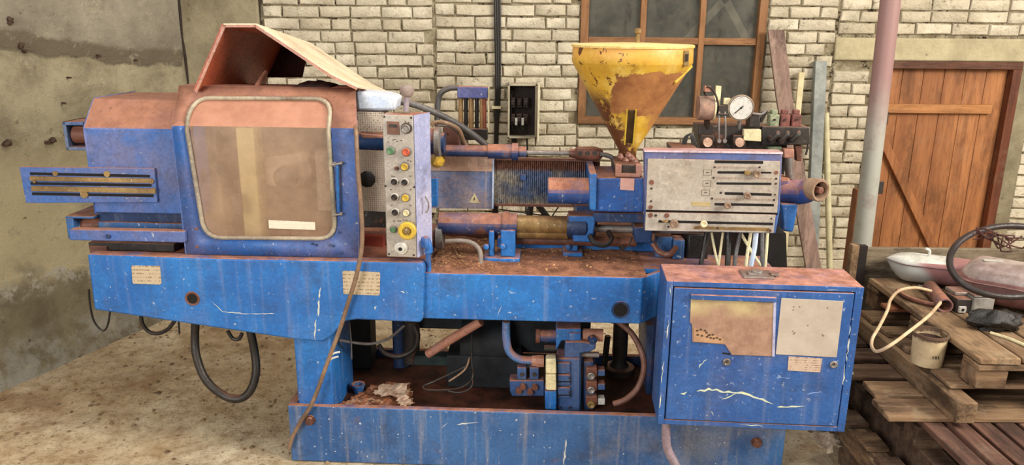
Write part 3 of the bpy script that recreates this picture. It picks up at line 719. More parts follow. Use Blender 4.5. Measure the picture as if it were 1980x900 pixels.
# ---- clamp housing on the left
zc0, zc1 = mz(250, 249, .1), mz(255, 192, .2)
m = MB(); xl, xr = mx(162, 249, .1), mx(350, 300, .1)
prof = [(.1, mz(260, 413, .1)), (.1, zc0), (.1 + (zc1 - zc0) * .9, zc1), (D - .12, zc1), (D - .02, zc0), (D - .02, mz(260, 413, .1))]
m.xprism([(y, z) for y, z in prof], xl, xr + .06)
m.build('clamp_housing', BLUE_DUSTY, mach, bevel=.005)
m = MB(); m.box(mx(188, 425, .13), xr + .05, .14, D - .05, mz(260, 431, .13), mz(260, 412, .13)); m.build('housing_skirt', BLUE_DARK, mach, bevel=.004)
m = MB(); m.box(mx(190, 440, .12), xr + .05, .12, D - .03, mz(260, 447, .12), mz(260, 431, .12)); m.build('housing_ledge', BLUE_DIRTY, mach, bevel=.004)
P().plate([(134, 444), (356, 448), (358, 469), (352, 470), (134, 465)], .02, .04).build('slide_rail', BLUE_DUSTY, mach, bevel=.004)
m = MB(); c = mp(210, 457, .02); m.lathe(c, (0, -1, 0), [(0, .010), (.006, .010)], 14); m.build('rail_bolt', BLUE_DARK, mach)
m = MB(); a_, b_ = mp(146, 432, .16), mp(190, 432, .16); m.box(a_.x, a_.x + .03, .1, .3, a_.z - .05, a_.z + .035); m.box(a_.x, b_.x + .02, .1, .3, a_.z + .035, a_.z + .045); m.build('rail_end_bracket', BLUE_DIRTY, mach, bevel=.003)
m = MB(); m.cyl((a_.x + .02, .17, a_.z - .01), (b_.x + .05, .17, b_.z - .01), .032, n=18); m.build('rail_rod', RUSTY, mach)
m = MB(); a_, b_ = mx(200, 478, .2), mx(360, 478, .2); m.box(a_, b_, .1, .5, zt1 - .0, mz(260, 468, .12)); m.build('slide_shoe', STEEL_DARK, mach, bevel=.004)
# box at the far left end
m = MB(); c0, c1 = mp(124, 264, .28), mp(164, 264, .28); zz0, zz1 = mz(140, 291, .28), mz(140, 236, .28); t = .014
m.box(c0.x, c1.x, .28, .42, zz1 - t, zz1); m.box(c0.x, c1.x, .28, .42, zz0, zz0 + t); m.box(c0.x, c0.x + t, .28, .42, zz0, zz1); m.box(c0.x, c1.x, .40, .42, zz0, zz1)
m.build('end_box', BLUE_DIRTY, mach, bevel=.002)
m = MB(); m.cyl((c0.x + .02, .33, (zz0 + zz1) / 2), (c1.x + .02, .33, (zz0 + zz1) / 2), .037, n=20); m.build('piston_end', RUSTY, mach)
# limit switch plate with its three slots
lp = P().plate([(37, 323), (298, 326), (304, 392), (50, 393)], .085, .014).build('limit_switch_plate', BLUE_DUSTY, mach, bevel=.002)
for (x0, y0, x1, y1) in ((58, 336, 290, 341), (59, 355, 293, 359), (62, 375, 297, 379)):
    P().plate([(x0, y0 - 2.6), (x1, y1 - 2.6), (x1, y1 + 2.6), (x0, y0 + 2.6)], .0842, .001).build('slot', BLACKHOLE, lp)
for (x0, y0, x1, y1, h) in ((57, 345.5, 293, 350.5, 4.2), (60, 365, 300, 370, 4.8)):
    P().plate([(x0, y0 - h), (x1, y1 - h), (x1, y1 + h), (x0, y0 + h)], .076, .009).build('switch_rail', BRASS, lp, bevel=.001)
for (x, y, r) in ((206, 337, .012), (106, 336, .010), (162, 376, .016), (292, 351, .010), (295, 368, .009), (66, 352, .006), (100, 347, .005)):
    P().disc(x, y, .078, r, .012 if r > .008 else .004, 10).build('clamp_screw', BRASS, lp)
# ---- sliding safety guard
gx0, gx1 = mx(333, 246, .04), mx(690, 250, .04)
gz0, gz1, gz2 = mz(520, 495, .04), mz(520, 246, .04), mz(520, 170, .14)
CH = .13                                           # depth of the chamfer
gd = MB()
gp = [(333, 246), (690, 250), (692, 498), (362, 492)]
GQ = [mp(x, y, .04) for x, y in gp]
WINL = [(376, 200), (376, 245), (397, 440)]; 
# outer panel as a frame around the window opening: corners of the opening in (x, z)
def gpt(px, py):
    """point of the bent guard sheet seen at this pixel"""
    q = mp(px, py, .04)
    if q.z <= gz1: return q
    c = MF.M.inverted() @ Vector((0, 0, CAM_H)); d = (q - c)
    nrm = Vector((0, -(gz2 - gz1), CH)).normalized(); o_ = Vector((0, .04, gz1))
    t = (o_ - c).dot(nrm) / d.dot(nrm); return c + d * t
def bend(x, z, lift=0.0):
    if z <= gz1: return Vector((x, .04 - lift, z))
    f = (z - gz1) / (gz2 - gz1); return Vector((x, .04 + CH * f - lift * .8, z + lift * .6))
# window ring outline (x,z) with rounded corners, in world metres on the bent sheet
c_tl, c_tr, c_br, c_bl = gpt(374, 191), gpt(645, 193), gpt(650, 461), gpt(397, 459)
def lerp(a, b, t): return a + (b - a) * t
ringn = []
r_ = .07
for (c, p_, n_) in ((c_tl, c_bl, c_tr), (c_tr, c_tl, c_br), (c_br, c_tr, c_bl), (c_bl, c_br, c_tl)):
    c2, p2, n2 = Vector((c.x, c.z)), Vector((p_.x, p_.z)), Vector((n_.x, n_.z))
    a = c2 + (p2 - c2).normalized() * r_; b = c2 + (n2 - c2).normalized() * r_
    for k in range(7):
        t = k / 6; ringn.append(a * (1 - t) ** 2 + c2 * 2 * t * (1 - t) + b * t * t)
# add points where the ring crosses the bend line
ring = []
for i, a in enumerate(ringn):
    b = ringn[(i + 1) % len(ringn)]; ring.append(a)
    k = 10 if (a - b).length > .1 else 1
    for j in range(1, k): ring.append(a.lerp(b, j / k))
    if (a.y - gz1) * (b.y - gz1) < 0:
        pass
# frame sheet: connect ring to outer rectangle by angle
import bmesh
def sheet_with_hole(outer, hole):
    bm = bmesh.new()
    ov = [bm.verts.new((p[0], p[1], 0)) for p in outer]; hv = [bm.verts.new((p[0], p[1], 0)) for p in hole]
    ed = [bm.edges.new((vs[i], vs[(i + 1) % len(vs)])) for vs in (ov, hv) for i in range(len(vs))]
    bmesh.ops.triangle_fill(bm, use_beauty=True, use_dissolve=False, edges=ed)
    # cut along the bend line
    bmesh.ops.bisect_plane(bm, geom=bm.verts[:] + bm.edges[:] + bm.faces[:], plane_co=(0, gz1, 0), plane_no=(0, 1, 0))
    bm.verts.index_update()
    v = [(q.co.x, q.co.y) for q in bm.verts]; f = [tuple(q.index for q in fc.verts) for fc in bm.faces]; bm.free(); return v, f
xo0b, xo0t = GQ[3].x, GQ[0].x; xtl, xtr = gpt(345, 171).x, gpt(685, 174).x
outer = [(GQ[3].x, gz0), (GQ[2].x, gz0), (gx1, gz1), (xtr, gz2), (xtl, gz2), (gx0, gz1)]
v2, f2 = sheet_with_hole(outer, [(a.x, a.y) for a in ring])
gf = MB(); gf.add([bend(x, z) for x, z in v2], f2)
guard = gf.build('safety_guard', BLUE_DUSTY, mach); so = guard.modifiers.new('solid', 'SOLIDIFY'); so.thickness = .004; so.offset = 0
m = MB()
yb = D - .05
m.add([(gx0, .04, gz0), (gx0, .04, gz1), (xtl, .04 + CH, gz2), (xtl, yb, gz2), (gx0, yb, gz0)], [(0, 1, 2, 3, 4)])
m.add([(GQ[2].x, .04, gz0), (gx1, .04, gz1), (xtr, .04 + CH, gz2), (xtr, .1, gz1 - .05), (GQ[2].x, .1, gz0)], [(0, 1, 2, 3, 4)])
o = m.build('guard_side', BLUE_DUSTY, guard, smooth=False); so = o.modifiers.new('solid', 'SOLIDIFY'); so.thickness = .006; so.offset = 0
m = MB(); m.box(xtl, xtr, .04 + CH, .04 + CH + .10, gz2 - .012, gz2 + .002); m.build('guard_top', PINK, guard, bevel=.002)
m = MB(); m.box(GQ[3].x, GQ[2].x, .045, .06, zt1, gz0 + .01); m.build('guard_runner', STEEL_DARK, guard)
# window frame and pane
fr = MB(); fr.tube([bend(a.x, a.y, .006) for a in ring], .0082, n=8, sub=1, closed=True)
fr.build('window_frame', paint('cream_rubber_seal', srgb(176, 164, 140), srgb(124, 114, 100), film=.7, rust=.4, chips=0, dust=.3, filmcol=srgb(104, 100, 104)), guard)
bm_v, bm_f = sheet_with_hole([(a.x, a.y) for a in ring], []) if False else (None, None)
bm = bmesh.new(); hv = [bm.verts.new((a.x, a.y, 0)) for a in ring]; bm.faces.new(hv)
bmesh.ops.bisect_plane(bm, geom=bm.verts[:] + bm.edges[:] + bm.faces[:], plane_co=(0, gz1, 0), plane_no=(0, 1, 0)); bm.verts.index_update()
pv = [(q.co.x, q.co.y) for q in bm.verts]; pf = [tuple(q.index for q in fc.verts) for fc in bm.faces]; bm.free()
n = NT('dusty_perspex')
film = n.mix(n.rng(n.noise(5, 6, .7), .3, .7), srgb(190, 156, 126), srgb(160, 128, 102)); s3 = n.sep()
nzv = n.rng(n.nz(), .2, .5); film = n.mix(nzv, film, n.mix(n.rng(n.noise(11, 7, .7), .3, .7), srgb(166, 116, 94), srgb(188, 136, 112)))
n.setin(n.b.inputs['Alpha'], n.math('MAXIMUM', n.rng(n.noise(3, 5, .7), .3, .7, .42, .60), n.math('MULTIPLY', nzv, .93)))
n.b.inputs['Coat Weight'].default_value = .0
PANE = n.out(film, .3, 0, .5)
m = MB(); m.add([bend(x, z) for x, z in pv], pf); m.build('window_pane', PANE, guard, smooth=False)
P().plate([(519, 426), (609, 430), (610, 445), (520, 442)], .036, .002).build('pane_label', WHITELABEL, guard, label='faded white strip label on the window')
for ys in ((316, 414),):
    m = Px(MF); m.tube([(652, ys[0] + 3, .02), (654, ys[1] - 4, .02)], .005)
    m.build('guard_handle', BLUE, guard)
    for y in ys: m = Px(MF); m.tube([(643, y + 3, .02), (662, y, .02)], .004); m.disc(647, y + 2, .03, .009, .012, 10); m.disc(659, y, .03, .007, .012, 10); m.build('handle_bracket', STEEL, guard)
for (x, y) in ((380, 443), (381, 478), (656, 450), (662, 490), (605, 472), (612, 474), (638, 474), (645, 476)):
    P().disc(x, y, .036, .006, .005, 8).build('guard_screw', RUSTY if x < 500 else BLUE_DARK, guard)
# inside the guard: platens, tie bars, ejector
m = MB(); x = mx(430, 300, .3); m.box(mx(375, 300, .3), mx(440, 300, .3), .2, D - .1, zt1, gz1 + .02); m.build('moving_platen', flat('platen_grey', srgb(150, 136, 120), srgb(110, 96, 84)), mach, bevel=.01)
m = MB(); m.box(mx(466, 300, .2), mx(500, 300, .2), .16, .26, zt1 + .02, gz1 - .02); m.build('mould_plate', flat('cream_mould', srgb(220, 204, 140), srgb(200, 180, 110)), mach, bevel=.008)
P().plate([(506, 306), (582, 296), (590, 345), (575, 362), (512, 362)], .24, .1).build('ejector_block', flat('pale_mould', srgb(200, 180, 160), srgb(150, 130, 112)), mach, bevel=.008)
P().disc(548, 345, .14, .045, .05, 18, [(0, .045), (.04, .045), (.05, .03)]).build('ejector_ring', STEEL_DARK, mach)
m = MB(); m.box(mx(612, 300, .16), mx(660, 300, .16), .14, .2, mz(630, 405, .16), mz(630, 290, .16)); m.build('inner_mesh', flat('pale_mesh_inside', srgb(176, 160, 140), srgb(130, 112, 96), 60), mach)
P().plate([(413, 322), (428, 315), (436, 330), (424, 340)], .1, .02).build('switch_cam', BLACK, mach); P().plate([(446, 378), (462, 376), (468, 412), (456, 416)], .1, .02).build('switch_cam', STEEL_DARK, mach)
m = MB(); m.box(mx(372, 300, .45), mx(686, 300, .45), D - .08, D - .05, zt1, gz2 - .02); m.build('rear_guard_sheet', flat('inner_dark_sheet', srgb(140, 118, 100), srgb(100, 84, 72)), mach)
# sloped cowl right of the guard, its bright highlight painted as a pale tone
c = [gpt(686, 174), mp(742, 180, .3), mp(768, 187, .34), mp(766, 214, .33), mp(692, 214, .16)]
P().plate([(686, 176), (742, 181), (768, 188), (765, 214), (690, 216)], .2, .12).build('highlit_cowl', PALE_BLUE, mach, bevel=.012)
n = NT('perforated_sheet')
v_ = n.map(scale=(1, 1, 1), rot=(0, R(45), 0))
vv = n.voro(115, 'F1', n.map(scale=(1, .02, 1)), .15)
col = n.mix(n.rng(n.noise(6, 5), .3, .7), srgb(184, 168, 152), srgb(140, 126, 114)); col = n.mix(n.rng(vv, .36, .30), col, srgb(50, 40, 36))
n.bump(vv, .6, .003); PERF = n.out(col, .6, .2, .4)
P().plate([(690, 216), (742, 218), (742, 256), (694, 255)], .17, .006).build('perforated_sheet', PERF, mach)
P().plate([(694, 290), (744, 292), (746, 410), (700, 408)], .2, .006).build('perforated_sheet', PERF, mach)
m = Px(MF); m.xcyl(660, 860, 275, .30, .042); m.build('tie_bar', BLUE_DARK, mach)
m = Px(MF); m.xcyl(660, 830, 460, .30, .042); m.build('tie_bar', RUSTY, mach)
m = MB(); m.box(mx(670, 300, .4), mx(745, 300, .4), .38, .5, zt1, gz1 + .03); m.build('fixed_platen', STEEL_DARK, mach, bevel=.01)
P().plate([(696, 455), (742, 457), (743, 482), (698, 480)], .24, .03).build('red_cross_bar', flat('red_bar', srgb(150, 66, 50), srgb(110, 46, 36)), mach, bevel=.004)
P().plate([(695, 258), (742, 262), (742, 268), (700, 268)], .16, .05).build('wooden_strip', PINK, mach, bevel=.004)
m = MB(); q = mp(712, 345, .19); m.lathe(q, (0, -1, 0), [(0, .001), (.001, .028), (.02, .034), (.03, .02)], 9); m.build('dark_grommet', BLACK, mach)
# rag on top
m = MB(); q = mp(605, 166, .2)
vs = []; fs = []
for j in range(5):
    for i in range(15):
        t = i / 14; w_ = math.sin(math.pi * t) ** .5
        vs.append((mx(570, 166, .2) + t * (mx(645, 168, .2) - mx(570, 166, .2)), .17 + j * .03, gz2 + .002 + w_ * (.012 + .012 * math.sin(i * 2.3 + j) ** 2) * math.sin(math.pi * (j + .6) / 5.2)))
m.add(vs, [(j * 15 + i, j * 15 + i + 1, j * 15 + i + 16, j * 15 + i + 15) for j in range(4) for i in range(14)])
o = m.build('rag', flat('oily_rag', srgb(50, 22, 18), srgb(24, 12, 10), 30)); o.matrix_world = MF.M; sm = o.modifiers.new('solid', 'SOLIDIFY'); sm.thickness = .012; sm.offset = -1
tag(o, 'small dark oily rag lying on top of the window guard', 'rag')
# ---- raised hood, propped open above the guard
near = [mp(x, y, .12) for x, y in ((382, 163), (432, 47), (495, 47), (640, 144), (692, 169))]
near[0] = near[0] + (near[0] - near[1]) * .12
back = Vector((0, .66, -.085))
m = MB(); v = []
for q in near: v += [q, q + back]
m.add(v, [(2 * i, 2 * i + 1, 2 * i + 3, 2 * i + 2) for i in range(1, len(near) - 1)])
hood = m.build('raised_hood', HOODOUT, mach, smooth=False); so = hood.modifiers.new('solid', 'SOLIDIFY'); so.thickness = .006; so.offset = 0
m = MB(); m.add([near[0], near[0] + back, near[1] + back, near[1]], [(0, 1, 2, 3)])
dn = (near[1] - near[2]).cross(back).normalized()
o = m.build('hood_end', HOODIN, hood, smooth=False); so = o.modifiers.new('solid', 'SOLIDIFY'); so.thickness = .006
# inner lining a hair below the outer sheet
m = MB(); v = []
inn = []
for i, q in enumerate(near):
    if i == 0: continue
    a = (near[i] - near[i - 1]).normalized(); b = (near[min(i + 1, 4)] - near[i]).normalized() if i < 4 else a
    t = (a + b).normalized(); inn.append(q + Vector((t.z, 0, -t.x)) * .007)
for q in inn: v += [q + Vector((0, .008, 0)), q + back * .99]
m.add(v, [(2 * i, 2 * i + 1, 2 * i + 3, 2 * i + 2) for i in range(len(inn) - 1)]); m.build('hood_lining', HOODIN, hood, smooth=False)
# folded lip along the near edge
m = MB()
for a, b in zip(near, near[1:]):
    t = (b - a).normalized(); nn = Vector((-t.z, 0, t.x)); m.obox((a + b) / 2 - nn * .006, (b - a) / 2, nn * .005, (0, .003, 0))
m.build('hood_lip', PINK, hood)
m = MB(); a, b = near[1] + back * .92, near[2] + back * .92
w_ = near[0] - near[1]
m.add([near[1] + back * .98 + w_ * .02, near[2] + back * .98 + w_ * .02, near[2] + back * .98 + w_ * .62 + Vector((.04, 0, 0)), near[1] + back * .98 + w_ * .62], [(0, 1, 2, 3)])
o = m.build('hood_back_flap', flat('dark_red_brown', srgb(70, 34, 26), srgb(48, 24, 20)), hood); so = o.modifiers.new('solid', 'SOLIDIFY'); so.thickness = .004
m = Px(MF); m.tube([(494, 170, .2), (514, 140, .32)], .009); m.build('prop_rod', PINK, hood)

# ---- operator panel
OPY = -.01
op = P().plate([(739, 221), (799, 223), (806, 499), (748, 497)], OPY, .07).build('operator_panel', GREY_PANEL, mach, bevel=.004, label='upright grey control panel with push buttons')
m = Px(MF); q = [(799, 223), (818, 216), (823, 494), (806, 499)]
a_ = [mp(799, 223, OPY), mp(806, 499, OPY)]
m.m.add([a_[0] + Vector((.002, .0, 0)), a_[0] + Vector((.045, .1, 0)), a_[1] + Vector((.045, .1, .0)), a_[1] + Vector((.002, 0, 0)), a_[0] + Vector((-.03, .1, 0)), a_[1] + Vector((-.03, .1, 0))], [(0, 3, 2, 1), (0, 1, 4), (3, 5, 2), (1, 2, 5, 4), (0, 4, 5, 3)])
m.build('panel_flank', LILAC, op, smooth=False)
m = MB(); q = mp(780, 440, .1); m.box(q.x - .05, q.x + .02, .055, .22, q.z - .03, q.z + .03); m.build('panel_bracket', BLUE_DARK, op)
def button(x, y, r, mat, ring=STEEL, name='push_button', d=.014):
    c = mp(x, y, OPY)
    m = MB(); m.lathe(c, (0, -1, 0), [(0, r * 1.25), (.006, r * 1.25), (.008, r * 1.02)], 18); rg = m.build('button_collar', ring, op)
    m = MB(); m.lathe(c, (0, -1, 0), [(.004, r), (d, r), (d + .002, r * .8), (d - .002, r * .55)], 18); return m.build(name, mat, op)
P().plate([(748, 235), (771, 236), (772, 261), (749, 260)], OPY - .004, .004).build('counter_window', flat('brown_display', srgb(120, 88, 74), srgb(90, 64, 54)), op)
P().plate([(752, 240), (768, 241), (768, 247), (752, 246)], OPY - .006, .003).build('counter_digits', DARKP, op)
button(786, 248, .016, STEEL, STEEL_DARK, 'rotary_knob', .022)
button(756, 291, .013, GREEN); button(786, 293.5, .014, RED)
button(767, 325.5, .006, RUSTY, RUSTY, 'signal_lamp', .008); button(783, 322, .013, YELLOW)
button(763, 351, .012, DARKP, WHITEP); button(783, 352, .012, DARKP, WHITEP)
button(763.5, 381, .012, DARKP, WHITEP); button(784.5, 382, .013, YELLOW)
button(764.5, 410, .012, DARKP, WHITEP); button(786, 411, .012, CREAM)
button(761, 443.5, .011, GREEN)
m = MB(); c = mp(790, 443, OPY); m.lathe(c, (0, -1, 0), [(0, .018), (.018, .018), (.02, .034), (.032, .034), (.036, .029), (.036, .018), (.03, .015), (.03, .001)], 26); m.build('emergency_stop', YELLOW, op, label='large yellow ring emergency button')
m = MB(); m.lathe(c + Vector((0, -.03, 0)), (0, -1, 0), [(0, .013), (.008, .012), (.009, .006)], 16); m.build('stop_centre', BRASS, op)
m = MB(); c = mp(776, 479, OPY); m.lathe(c, (0, -1, 0), [(0, .024), (.01, .024), (.013, .016), (.02, .015), (.021, .009)], 22); m.build('key_switch', WHITEP, op)
m = MB(); m.lathe(c + Vector((0, -.018, 0)), (0, -1, 0), [(0, .007), (.006, .007)], 12); m.build('key_slot', BLACKHOLE, op)
for (x, y) in ((743, 226), (795, 228), (745, 360), (801, 362), (752, 492), (800, 494)): P().disc(x, y, OPY - .002, .004, .003, 8).build('panel_screw', DARKP, op)
m = Px(MF)
for (x, y) in ((760, 271), (768, 274), (776, 272), (784, 236), (790, 237), (758, 341), (762, 342), (789, 311), (794, 312), (793, 341), (794, 367), (756, 367), (757, 397), (794, 398), (770, 428), (780, 426), (762, 428), (774, 428), (786, 427), (750, 275), (764, 270)):
    m.rect(x - 1.5, y - .8, x + 1.5, y + .8, OPY - .0008, .001)
m.build('panel_marks', INK, op)
m = Px(MF); m.tube([(785, 215, .03), (787, 182, .03)], .010, n=12); m.build('lever', flat('grey_lever', srgb(150, 138, 146), srgb(120, 110, 116)), op)
m = MB(); c = mp(787, 173, .03); m.lathe(c - Vector((0, 0, .028)), (0, 0, 1), [(0, .010), (.008, .021), (.022, .027), (.036, .024), (.044, .012), (.045, .001)], 16); m.build('lever_knob', flat('grey_knob', srgb(160, 144, 136), srgb(120, 104, 98)), op)
# ---- tie bars and injection unit
def xlathe(x0, y, yl, prof, mat, name, parent=mach, n=24, fixz=None, **k):
    """turned piece along the machine axis; prof = [(pixel x, radius m)]"""
    z = mz(x0, y, yl) if fixz is None else fixz; m = MB(); xs0 = mx(prof[0][0], y, yl)
    m.lathe((xs0, yl, z), (1, 0, 0), [(mx(px, y, yl) - xs0, r) for px, r in prof], n); return m.build(name, mat, parent, **k)
zu = mz(850, 274, .26)
xlathe(838, 274, .26, [(818, .052), (842, .052)], paint('flange_blue', srgb(40, 72, 130), srgb(28, 50, 96), film=.3, rust=.5, nz0=.1), 'upper_nut', fixz=zu)
xlathe(838, 274, .26, [(842, .060), (851, .060), (852, .055)], STEEL, 'upper_flange', fixz=zu)
zl = mz(850, 456, .26)
xlathe(838, 456, .26, [(818, .050), (845, .050)], RUSTY, 'lower_nut', fixz=zl)
xlathe(838, 456, .26, [(845, .058), (856, .058), (857, .052)], STEEL, 'lower_flange', fixz=zl)
for (x, y) in ((826, 258), (826, 278)): P().disc(x, y, .205, .007, .006, 10).build('nut_hole', BLACKHOLE, mach)
zz_ = mz(900, 292, .36)
xlathe(860, 292, .36, [(855, .024), (944, .024), (944, .030), (990, .030), (990, .036), (1002, .036), (1002, .022), (1018, .022)], paint('rail_blue_rust', srgb(34, 60, 108), srgb(24, 40, 76), rust=.8, film=.2, nz0=.1), 'upper_cylinder', fixz=zz_)
zz2 = mz(1060, 296, .36)
xlathe(1060, 296, .36, [(1014, .010), (1104, .010)], STEEL, 'piston_rod', fixz=zz2)
xlathe(1060, 296, .36, [(1100, .014), (1112, .02), (1116, .028), (1150, .030), (1162, .022), (1166, .012)], RUSTY, 'rod_clevis', fixz=zz2, n=14)
for x in (1122, 1136, 1150): m = Px(MF); m.disc(x, 297, .33, .010, .012, 6); m.build('clevis_nut', STEEL_DARK, mach)
m = Px(MF); m.tube([(1160, 298, .34), (1180, 303, .34), (1192, 316, .34)], .010); m.build('oil_pipe', GREYHOSE, mach)
z3 = mz(920, 433, .26)
TUBE = paint('tube_blue_rust', srgb(44, 74, 126), srgb(30, 48, 88), rust=.8, film=.4, filmcol=srgb(140, 96, 84), nz0=.15)
xlathe(900, 433, .26, [(850, .045), (972, .045), (972, .050), (976, .054), (982, .054), (986, .046), (1000, .046), (1000, .038), (1096, .038)], TUBE, 'lower_cylinder', fixz=z3)
xlathe(900, 440, .26, [(1000, .028), (1098, .028)], BRASS, 'lower_piston_rod', fixz=z3 - .03)
xlathe(900, 433, .26, [(1000, .0385), (1096, .0385)], BRASS, 'polished_sleeve', fixz=z3)
xlathe(1100, 436, .26, [(1096, .046), (1104, .050), (1132, .050), (1136, .042)], BLUE_DARK, 'cylinder_head', fixz=z3)
xlathe(1100, 460, .3, [(990, .02), (1230, .02)], RUSTY, 'guide_rod', fixz=z3 - .075)
xlathe(1200, 455, .3, [(1136, .016), (1330, .016)], STEEL, 'guide_rod', fixz=z3 - .02)
# brackets carrying the cylinders
for (x0, x1, y0, y1, yl, w) in ((945, 955, 448, 492, .2, .06), (968, 996, 446, 490, .2, .1), (1098, 1118, 458, 490, .3, .1)):
    m = MB(); a, b = mx(x0, 470, yl), mx(x1, 470, yl); z0, z1 = zt2, mz((x0 + x1) / 2, y0, yl)
    m.box(a, b, yl, yl + w, z0 + .02, z1); m.box(a - .02, b + .02, yl - .02, yl + w + .02, z0, z0 + .02)
    m.cyl(((a + b) / 2 - .02, yl + .0, (z0 + z1) / 2), ((a + b) / 2 - .02, yl - .02, (z0 + z1) / 2), .012); m.build('cylinder_bracket', BLUE, mach, bevel=.006)
P().plate([(1098, 418), (1152, 418), (1150, 440), (1144, 470), (1108, 468), (1106, 448)], .22, .1).build('unit_bracket', BLUE, mach, bevel=.006)
P().plate([(1110, 398), (1160, 398), (1150, 470), (1128, 470)], .3, .08).build('unit_bracket', BLUE_DARK, mach, bevel=.006)
# sheet guard with the warning triangle
sg = P().plate([(824, 291), (953, 292), (951, 404), (826, 403)], .42, .008).build('sheet_guard', paint('sheet_blue_dusty', srgb(96, 118, 158), srgb(66, 96, 146), film=.7, rust=.35, chips=.4, streak=.7, filmcol=srgb(176, 150, 136)), mach)
P().plate([(824, 288), (953, 289), (953, 332), (824, 330)], .415, .004).build('upper_sheet', paint('sheet_pink_dusty', srgb(176, 156, 138), srgb(180, 136, 116), film=.4, rust=.4, filmcol=srgb(190, 176, 150)), sg)
P().plate([(917, 374), (928, 393), (907, 392)], .4185, .0015).build('warning_triangle', CREAM, sg, label='small pale yellow warning triangle')
P().plate([(917.3, 381), (919, 388), (917, 386), (915.5, 390), (916, 384)], .4175, .001).build('warning_mark', INK, sg)
P().plate([(953, 289), (956, 289), (954, 404), (951, 404)], .412, .012).build('sheet_edge', PALE_BLUE, sg)
P().plate([(826, 345), (846, 345), (846, 400), (828, 400)], .30, .03).build('blue_side_block', BLUE, mach, bevel=.004)
m = MB(); c = mp(842, 316, .30); m.lathe(c + Vector((0, .1, 0)), (0, -1, 0), [(0, .03), (.06, .028), (.08, .02), (.1, .008)], 8); m.build('yellow_grease_fitting', paint('yellow_grease', srgb(206, 170, 60), srgb(176, 130, 50), dust=.2, film=.3, filmcol=srgb(190, 120, 90)), mach)
# corrugated expanded-metal sheet
a, b = mp(953, 350, .44), mp(1158, 350, .44); z0, z1 = mz(1060, 397, .44), mz(1060, 309, .44)
m = MB(); N_ = 104; vs = []
for i in range(N_ + 1):
    x = a.x + (b.x - a.x) * i / N_; y = .44 + (.005 if i % 2 else -.005)
    vs += [(x, y, z0 + .004 * math.sin(i * 2.1)), (x, y, z1 + .003 * math.sin(i * 1.3))]
m.add(vs, [(2 * i, 2 * i + 2, 2 * i + 3, 2 * i + 1) for i in range(N_)])
n = NT('slotted_mesh'); s3 = n.sep()
col = n.mix(n.rng(n.noise(2.2, 5, .7), .40, .58), srgb(104, 124, 160), srgb(214, 198, 168))
col = n.mix(n.rng(s3[2], z1 - .06, z1 - .035), col, n.mix(n.noise(30), srgb(160, 112, 92), srgb(120, 84, 70)))
gv = n.rng(s3[1], .4415, .4450); hole = n.rng(n.noise(1, 3, .6, n.map(scale=(90, 90, 60))), .45, .6)  # groove shade painted into the colour by depth
col = n.mix(n.math('MAXIMUM', gv, n.math('MULTIPLY', hole, .5)), col, srgb(46, 38, 38))
n.bump(hole, .6, .003)
o = m.build('slotted_mesh', n.out(col, .6, .2, .4), mach, smooth=False); so = o.modifiers.new('solid', 'SOLIDIFY'); so.thickness = .002
m = MB(); m.box(a.x, b.x, .43, .45, z1 - .004, z1 + .006); m.box(a.x, b.x, .43, .45, z0 - .006, z0 + .004); m.build('mesh_border', RUSTY, mach)
m = MB(); q = mp(1012, 343, .43); m.box(q.x - .012, q.x + .012, .425, .437, q.z - .012, q.z + .012); m.build('mesh_latch', TUBE, mach)
# barrel cover (motor) and hopper block
zb_ = mz(1100, 369, .24)
xlathe(1100, 369, .24, [(1059, .045), (1060, .052), (1143, .053)], paint('motor_blue', srgb(34, 78, 146), srgb(26, 58, 116), nz0=.1, film=.2, rust=.3), 'drive_motor', fixz=zb_)
hb = P().plate([(1150, 344), (1246, 344), (1246, 412), (1144, 410)], .17, .26).build('hopper_block', paint('block_blue', srgb(36, 88, 164), srgb(24, 60, 118), film=.2, rust=.3), mach, bevel=.008)
P().plate([(1140, 336), (1154, 336), (1153, 408), (1140, 406)], .15, .3).build('block_flange', BLUE, hb, bevel=.004)
P().plate([(1146, 412), (1246, 414), (1246, 432), (1150, 430)], .19, .22).build('block_foot', BLUE_DARK, mach, bevel=.004)
P().plate([(1200, 345), (1227, 346), (1226, 369), (1199, 367)], .166, .003).build('pink_plate', flat('pink_plate', srgb(214, 172, 162), srgb(190, 140, 130)), hb)
P().plate([(1188, 318), (1242, 320), (1240, 343), (1190, 342)], .19, .2).build('throat_block', STEEL_DARK, hb, bevel=.004)
for x in (1190, 1230): P().plate([(x, 318), (x + 12, 319), (x + 12, 342), (x, 341)], .175, .03).build('throat_lug', PINK, hb, bevel=.003)
P().plate([(1190, 336), (1238, 337), (1238, 343), (1190, 342)], .17, .03).build('throat_sill', PINK, hb, bevel=.002)
P().plate([(1226, 440), (1262, 440), (1260, 472), (1228, 470)], .2, .12).build('valve_box', BLUE_DARK, mach, bevel=.006)
m = Px(MF); m.tube([(1140, 455, .22), (1150, 470, .2), (1170, 474, .2), (1182, 462, .22), (1176, 448, .25)], .011); m.build('oil_hose', BLACK, mach)
m = Px(MF); m.tube([(1222, 460, .24), (1216, 474, .24), (1205, 482, .24)], .003); m.disc(1203, 481, .23, .012, .02, 8); m.build('sensor_wire', BLACK, mach)
# rear braces behind the tie bars
for q in (((958, 395), (957, 470)), ((1026, 398), (1022, 428)), ((1040, 396), (1066, 430)), ((1080, 400), (1060, 430)), ((965, 405), (1110, 425))):
    m = Px(MF); r_ = .014 if q[0][0] in (1040, 958, 1026) else .003
    m.tube([(*q[0], .52), (*q[1], .52)], r_, sub=1); m.build('rear_brace', STEEL_DARK, mach)
